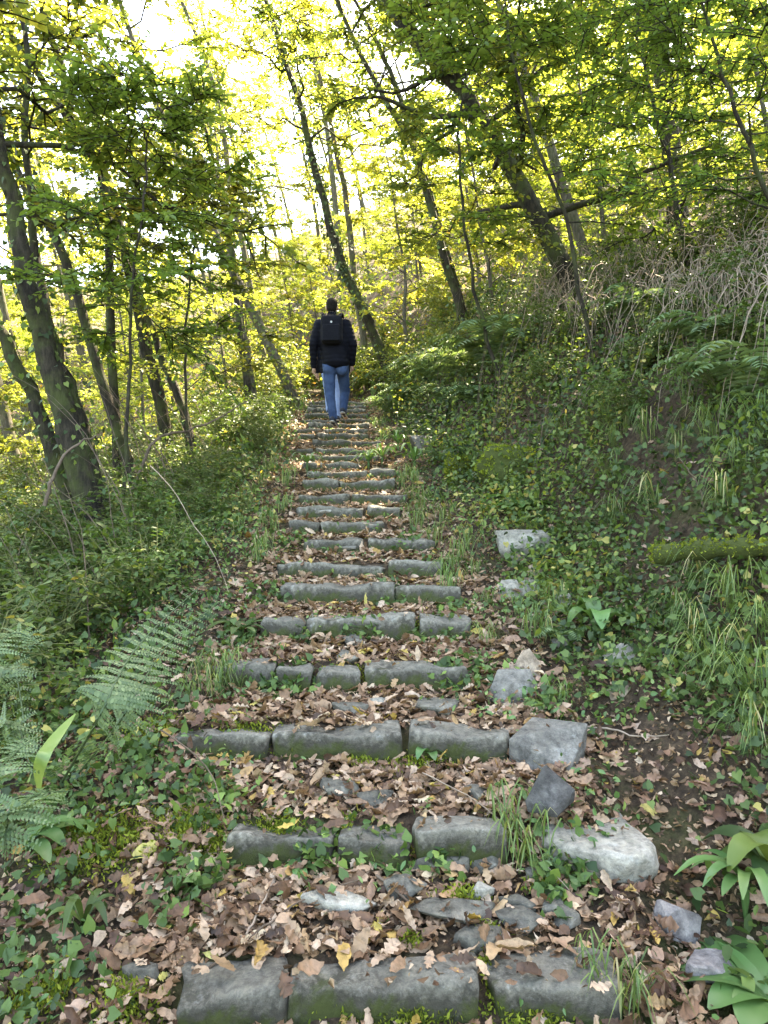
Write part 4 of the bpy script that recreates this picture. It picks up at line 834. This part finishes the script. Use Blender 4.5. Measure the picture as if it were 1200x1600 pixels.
for (px, py) in [(1120, 1080), (1170, 1040), (1190, 1120), (1090, 1010), (1060, 980), (1150, 960), (1180, 1180), (1200, 1000), (1010, 690), (960, 700), (1060, 720), (1120, 700), (1160, 740), (950, 660), (1190, 680), (880, 690), (1080, 640), (960, 830), (1020, 800), (1100, 920), (960, 760), (1130, 810)]:
    h = hit(px, py); place(V_long, h[0], h[1], *GL, cat='grass', rng=rsx, marks=MARK_R, sc=rsx.uniform(.6, 1.0), rz=rsx.uniform(-.7, .7))

# ------------------------------------------------------------------ twigs, vines, brambles
def stick(name, label, pix, r, mat='twig', lift=.01, cat='twig', ds=None, group=None, n=14):
    pts = []
    for k, (px, py) in enumerate(pix):
        if ds: pts.append(P(px, py, ds[k]))
        else: h = hit(px, py); pts.append(h+[0, 0, lift+.005])
    mb = MB(); pp = smooth_path(pts, n); pp[1:-1] += rg.normal(0, r*.5, (n-2, 3)); tube(mb, pp, r*np.linspace(1, .45, n), 6, cap=True)
    return tag(mb.build(name, M[mat], None, pts[0]), label, cat, group)
stick('twig', 'thin pale twig lying across bare soil right of the large angular block', [(918, 1145), (960, 1150), (1000, 1160), (1045, 1158)], .005, 'twig_pale', .02)
stick('twig', 'brown twig sloping over leaves above the lowest curb', [(588, 1385), (640, 1425), (690, 1450), (705, 1462)], .005, 'twig', .03)
stick('twig', 'forked grey twig on leaves left of the lowest treads', [(385, 1480), (405, 1440), (425, 1400), (430, 1370)], .004, 'twig_pale', .03)
stick('twig', 'short dark twig standing against the lowest curb', [(405, 1560), (402, 1535), (398, 1510)], .004, 'twig', .03)
stick('twig', 'long reddish twig running up the left verge to the leaves', [(320, 1540), (400, 1480), (440, 1450), (480, 1425), (560, 1395)], .004, 'twig', .035)
stick('twig', 'pale dry twig at the left end of the lowest curb', [(300, 1530), (330, 1570), (355, 1598)], .004, 'twig_pale', .03)
stick('grass_stalk', 'long dry grass stalk slanting across the treads', [(660, 1235), (735, 1275), (800, 1330), (890, 1425)], .0022, 'twig_pale', .06, cat='stalk')
stick('bramble_stem', 'pale arching bramble stem reaching down to the middle steps', [(235, 728), (270, 765), (300, 815), (335, 868), (357, 925)], .003, 'twig_pale', cat='bramble', ds=[4.5, 4.4, 4.3, 4.1, 3.95])
stick('bramble_stem', 'reddish bramble stem curving over the left verge', [(250, 1140), (310, 1185), (335, 1220), (350, 1280)], .003, 'twig', cat='bramble', ds=[2.4, 2.35, 2.3, 2.2])
stick('fallen_branch', 'dark bare branch propped between shrubs left of the stairway', [(205, 770), (240, 690), (300, 670), (345, 650), (390, 625)], .016, 'twig', cat='branch', ds=[6.6, 6.8, 7.2, 7.5, 7.8])
stick('fallen_branch', 'crooked dark branch bent low among the left shrubs', [(70, 790), (85, 740), (110, 700), (150, 680)], .014, 'twig', cat='branch', ds=[5.2, 5.2, 5.3, 5.4])
stick('fallen_branch', 'bare dark stick rising from the ivy above the mossy log', [(1102, 835), (1095, 770), (1080, 740), (1060, 715)], .006, 'twig', cat='branch', ds=[4.1, 4.1, 4.1, 4.1])
def tangle():
    mb = MB()
    for k in range(1050):
        px = rg.uniform(800, 1230); py = rg.uniform(240, 450)+max(0, (960-px))*.35; h = hit(px, min(py+60, 520)); b = P(px, py, max(3.6, h[1]-rg.uniform(.05, .9)))
        L = rg.uniform(.5, 1.5); an = rg.uniform(-1, 1); s = np.linspace(0, 1, 8)[:, None]
        d = np.array([math.sin(an)*.5, rg.normal(0, .2)-.1, 0])
        pts = b+d*L*s+np.array([0, 0, -1.])*L*(rg.uniform(-.3, .3)*s+.85*s*s)+np.cumsum(rg.normal(0, .022, (8, 3)), 0)
        tube(mb, pts, rg.uniform(.0022, .0055)*(1-.5*s[:, 0]), 3, rg.random())
    return tag(kind(mb.build('dead_bramble_tangle', M['twig_pale']), 'stuff'), 'tangle of dry pale bramble stems hanging over the right bank', 'brambles')
tangle()
def wands(name, label, n, boxes, mat, rr, Lr):
    mb = MB()
    for k in range(n):
        x0, y0, x1, y1, d0, d1 = boxes[k % len(boxes)]; px, py = rg.uniform(x0, x1), rg.uniform(y0, y1); b = P(px, py, rg.uniform(d0, d1)); b[2] = g(b[0], b[1])
        if abs(b[0]-xc(b[1])) < 1.3: b[0] = xc(b[1])+1.5*np.sign(b[0]-xc(b[1])); b[2] = g(b[0], b[1])
        L = rg.uniform(*Lr); an = rg.uniform(0, 6.28) if abs(b[0]-xc(b[1])) > 2.2 else (0 if b[0] > xc(b[1]) else math.pi)+rg.uniform(-.8, .8); s = np.linspace(0, 1, 8)[:, None]; o = rg.uniform(.1, .8)
        pts = b+np.array([math.cos(an)*o, math.sin(an)*o, 0])*L*s**1.4+np.array([0, 0, 1.])*L*(1.3*s-.5*s*s)+np.cumsum(rg.normal(0, .012, (8, 3)), 0)
        tube(mb, pts, rg.uniform(*rr)*(1-.7*s[:, 0]), 4, rg.random())
    return tag(kind(mb.build(name, M[mat]), 'stuff'), label, 'stems')
wands('undergrowth_stems', 'mass of thin bare stems rising through the left undergrowth', 90, [(0, 700, 420, 800, 4, 10)], 'twig', (.002, .005), (.8, 2.0))
wands('undergrowth_stems', 'mass of thin bare stems above the ferns on the right bank', 120, [(620, 500, 1200, 560, 6, 12)], 'twig', (.002, .005), (.8, 2.0))

# ------------------------------------------------------------------ people
def caps(bm, a, b, ra, rb_, n=8):
    a, b = Vector(a), Vector(b); d = b-a; L = d.length; q = d.to_track_quat('Z', 'Y') if L > 1e-6 else None
    for k in range(n+1):
        t = k/n; m = Matrix.Translation(a+d*t)
        if q: m = m @ q.to_matrix().to_4x4()
        bmesh.ops.create_icosphere(bm, subdivisions=2, radius=ra+(rb_-ra)*t, matrix=m)
def ell(bm, c, r, rot=None):
    m = Matrix.Translation(Vector(c))
    if rot: m = m @ rot
    bmesh.ops.create_icosphere(bm, subdivisions=3, radius=1, matrix=m @ Matrix.Diagonal((*r, 1)))
def remesh(name, bm, mat, parent, off, vox=.014, sm=4, disp=None):
    me = bm_mesh(bm, name, mat); me.transform(Matrix.Translation(-Vector(off))); o = link(name, me, parent)
    r = o.modifiers.new('Remesh', 'REMESH'); r.mode = 'VOXEL'; r.voxel_size = vox; r.use_smooth_shade = True
    s = o.modifiers.new('Smooth', 'SMOOTH'); s.iterations = sm; s.factor = .5
    dg = bpy.context.evaluated_depsgraph_get(); m2 = bpy.data.meshes.new_from_object(o.evaluated_get(dg)); o.modifiers.clear()
    o.data = m2
    if disp:
        for v in m2.vertices: v.co += v.normal*disp(v.co)
    for p in m2.polygons: p.use_smooth = True
    if not m2.materials: m2.materials.append(mat)
    return o
def person(label, T, base, J, mats, pack=False):
    """J: joints (x right, y ahead, z up) in metres from base"""
    root = empty('person', base); tag(root, label, 'person'); B = Vector(base); V = lambda k: B+Vector(J[k])
    bm = bmesh.new()      # body: one continuous figure
    hd = V('head'); ell(bm, hd+Vector((0, 0, .02)), (.076, .098, .105)); ell(bm, hd+Vector((0, .035, -.055)), (.058, .06, .07))
    ell(bm, hd+Vector((0, .1, -.02)), (.014, .02, .022))
    for s in (-1, 1): ell(bm, hd+Vector((s*.08, .0, -.005)), (.014, .022, .034))
    caps(bm, V('neck'), hd+Vector((0, .01, -.06)), .06, .055, 4); caps(bm, V('chest'), V('neck'), .13, .065, 5); caps(bm, V('pelvis'), V('chest'), .14, .14, 6)
    for s in 'LR':
        caps(bm, V('sh'+s), V('el'+s), .05, .042, 6); caps(bm, V('el'+s), V('wr'+s), .042, .03, 6)
        caps(bm, V('neck'), V('sh'+s), .055, .055, 5)
        caps(bm, V('hip'+s), V('kn'+s), .085, .058, 8); caps(bm, V('kn'+s), V('an'+s), .055, .038, 8); caps(bm, V('an'+s), V('toe'+s), .038, .032, 5)
        w = V('wr'+s); hdv = (V('wr'+s)-V('el'+s)).normalized(); sx = Vector((1 if s == 'L' else -1, 0, 0)); fw = Vector((0, 1, 0))
        p1 = w+hdv*.085; caps(bm, w, p1, .027, .03, 4); ell(bm, w+hdv*.05, (.022, .042, .05))
        for q, (o, l) in enumerate(((-.03, .055), (-.01, .07), (.01, .078), (.03, .068))):   # fingers, slightly curled inwards
            k0 = p1+fw*o; k1 = k0+hdv*l*.5+sx*.008; k2 = k1+hdv*l*.5+sx*.022; caps(bm, k0, k1, .0095, .009, 3); caps(bm, k1, k2, .009, .0075, 3)
        t0 = w+hdv*.03+fw*.03; t1 = t0+hdv*.03+fw*.03+sx*.012; caps(bm, t0, t1, .013, .011, 3); caps(bm, t1, t1+hdv*.035+fw*.006, .011, .009, 3)
    remesh('body', bm, M['skin'], root, B, .0085, 2)
    bm = bmesh.new(); ell(bm, hd+Vector((0, -.012, .04)), (.084, .1, .098)); ell(bm, hd+Vector((0, -.045, -.01)), (.074, .06, .075))
    remesh('hair', bm, M['hair'], root, B, .012, 2)
    bm = bmesh.new()      # jacket
    for t in np.linspace(-.16, 1, 10):
        c = V('pelvis').lerp(V('chest'), t)+Vector((0, 0, .0)); ell(bm, c, (.195+.03*max(t, 0), .175 if t < .3 else .155, .1))
    ell(bm, V('chest')+Vector((0, -.0, .06)), (.2, .125, .11)); caps(bm, V('neck')+Vector((0, 0, -.03)), V('neck')+Vector((0, .0, .025)), .085, .07, 3)
    for s in 'LR':
        caps(bm, V('chest')+Vector((0, 0, .1)), V('sh'+s), .105, .088, 5); caps(bm, V('sh'+s), V('el'+s), .086, .07, 8); caps(bm, V('el'+s), V('wr'+s), .07, .05, 8)
    remesh('jacket', bm, M[mats[0]], root, B, .015, 4, lambda c: .0032*math.sin(c.z*105+2*mnoise.noise(c*6))*(1 if c.z > .5 else 0))
    bm = bmesh.new()      # trousers
    ell(bm, V('pelvis')+Vector((0, -.02, -.03)), (.165, .12, .12))
    for s in 'LR':
        caps(bm, V('hip'+s), V('kn'+s), .1, .078, 10); caps(bm, V('kn'+s), V('an'+s)+Vector((0, 0, .02)), .076, .062, 10); ell(bm, V('hip'+s)+Vector((0, -.03, -.06)), (.088, .09, .1))
    remesh('trousers', bm, M[mats[1]], root, B, .014, 4, lambda c: .005*mnoise.noise(Vector((c.x*9, c.y*9, c.z*22))))
    for s in 'LR':
        a0, t0 = V('an'+s), V('toe'+s); f = (t0-a0); f.z = 0; f = f.normalized(); heel = a0-f*.055+Vector((0, 0, -.045)); tip = t0+f*.03
        dz = (tip.z-heel.z); bm = bmesh.new(); caps(bm, heel+Vector((0, 0, .03)), tip+Vector((0, 0, .012)), .042, .036, 8); caps(bm, a0+Vector((0, 0, -.03)), a0+Vector((0, 0, .03)), .05, .052, 3)
        sh = remesh('shoe', bm, M['shoe'], root, B, .011, 2)
        bm = bmesh.new(); caps(bm, heel+Vector((0, 0, -.008)), tip+Vector((0, 0, -.018)), .046, .04, 10)
        cen = (heel+tip)/2; axis = (tip-heel).normalized(); up = axis.cross(Vector((1, 0, 0))); up = up if up.z > 0 else -up
        for v in bm.verts: dd = (v.co-cen).dot(up); v.co -= up*dd*.8
        sb_ = remesh('sole', bm, M['sole'], sh, B, .009, 1)
    return root
sc = 10.4/FPX
def jp(px, py, yoff=0.0): return ((px-520)*sc, yoff, (668-py)*sc)
pb_ = (float((520-600)*sc), 10.42, float(EYE+(800-668)*sc))
J1 = dict(head=jp(518.5, 480), neck=jp(519, 494), chest=jp(519, 520), pelvis=jp(524, 560), shL=jp(499, 507), shR=jp(540, 507), elL=jp(490, 538, -.04), wrL=jp(489.5, 570, .06), elR=jp(551, 538, -.02), wrR=jp(549.5, 565, .12),
          hipL=jp(514, 570), hipR=jp(534, 570, .02), knL=jp(515, 613, .03), anL=jp(520.5, 654, -.02), toeL=jp(523.5, 664.5, .14), knR=jp(537.5, 606, .26), anR=jp(535, 637, .2), toeR=jp(538, 647, .36))
p1 = person('man in black quilted jacket and blue jeans walking up the steps, seen from behind', 0, pb_, J1, ('jacket', 'denim'))
p2b = (float((517-600)*11.9/FPX), 11.75, float(g((517-600)*11.9/FPX, 11.9))+.02)
def jq(dx, z, yoff=0.0): return (dx, yoff, z)
J2 = dict(head=jq(.02, 1.56), neck=jq(.02, 1.43), chest=jq(.02, 1.2), pelvis=jq(.03, .88), shL=jq(-.16, 1.34), shR=jq(.2, 1.34), elL=jq(-.22, 1.08, -.04), wrL=jq(-.215, .84, .03), elR=jq(.27, 1.06), wrR=jq(.27, .84, .08),
          hipL=jq(-.05, .82), hipR=jq(.11, .82), knL=jq(-.03, .48, .2), anL=jq(-.02, .22, .12), toeL=jq(-.02, .15, .28), knR=jq(.13, .44, .0), anR=jq(.12, .09, -.05), toeR=jq(.13, .03, .1))
p2 = person('second walker in dark jacket and light blue trousers, hidden in front of the man', 0, p2b, J2, ('jacket', 'denim_light'))
def backpack():
    c = Vector(pb_)+Vector(J1['chest'])+Vector((.005, -.2, .0)); root = empty('backpack', c); tag(root, 'small black backpack with a white logo dot on the walking man', 'backpack')
    def rbox(name, cen, dim, mat, bev, parent=root, bulge=0):
        bm = bmesh.new(); bmesh.ops.create_cube(bm, size=1, matrix=Matrix.Diagonal((*dim, 1)))
        bmesh.ops.bevel(bm, geom=list(bm.edges), offset=bev, segments=4, affect='EDGES', profile=.6)
        me = bm_mesh(bm, name, M[mat]); o = link(name, me, parent, cen); return o
    b = rbox('pack_body', (0, 0, 0), (.3, .15, .4), 'pack', .07)
    rbox('front_pocket', (0, -.085, -.06), (.24, .05, .23), 'pack', .022)
    bm = bmesh.new(); bmesh.ops.create_circle(bm, cap_ends=True, segments=16, radius=.014, matrix=Matrix.Translation((0, -.082, .09)) @ Matrix.Rotation(math.pi/2, 4, 'X'))
    r = bmesh.ops.extrude_face_region(bm, geom=list(bm.faces)); bmesh.ops.translate(bm, vec=(0, .012, 0), verts=[v for v in r['geom'] if isinstance(v, bmesh.types.BMVert)])
    link('logo', bm_mesh(bm, 'logo', M['sole'], False), root)
    mb = MB(); tube(mb, smooth_path([(-.04, -.03, .2), (-.03, -.03, .235), (.03, -.03, .235), (.04, -.03, .2)], 10), .009, 6); mb.build('carry_loop', M['pack'], root)
    for s in (-1, 1):
        mb = MB(); blade(mb, [(s*.1, .06, .17), (s*.125, .13, .25), (s*.13, .25, .24), (s*.14, .33, .1), (s*.13, .3, -.1), (s*.12, .1, -.18)], .028, rg, 16, lambda t: np.ones_like(t), 0)
        o = mb.build('shoulder_strap', M['pack'], root); sm = o.modifiers.new('Solidify', 'SOLIDIFY'); sm.thickness = .012
    return root
backpack()
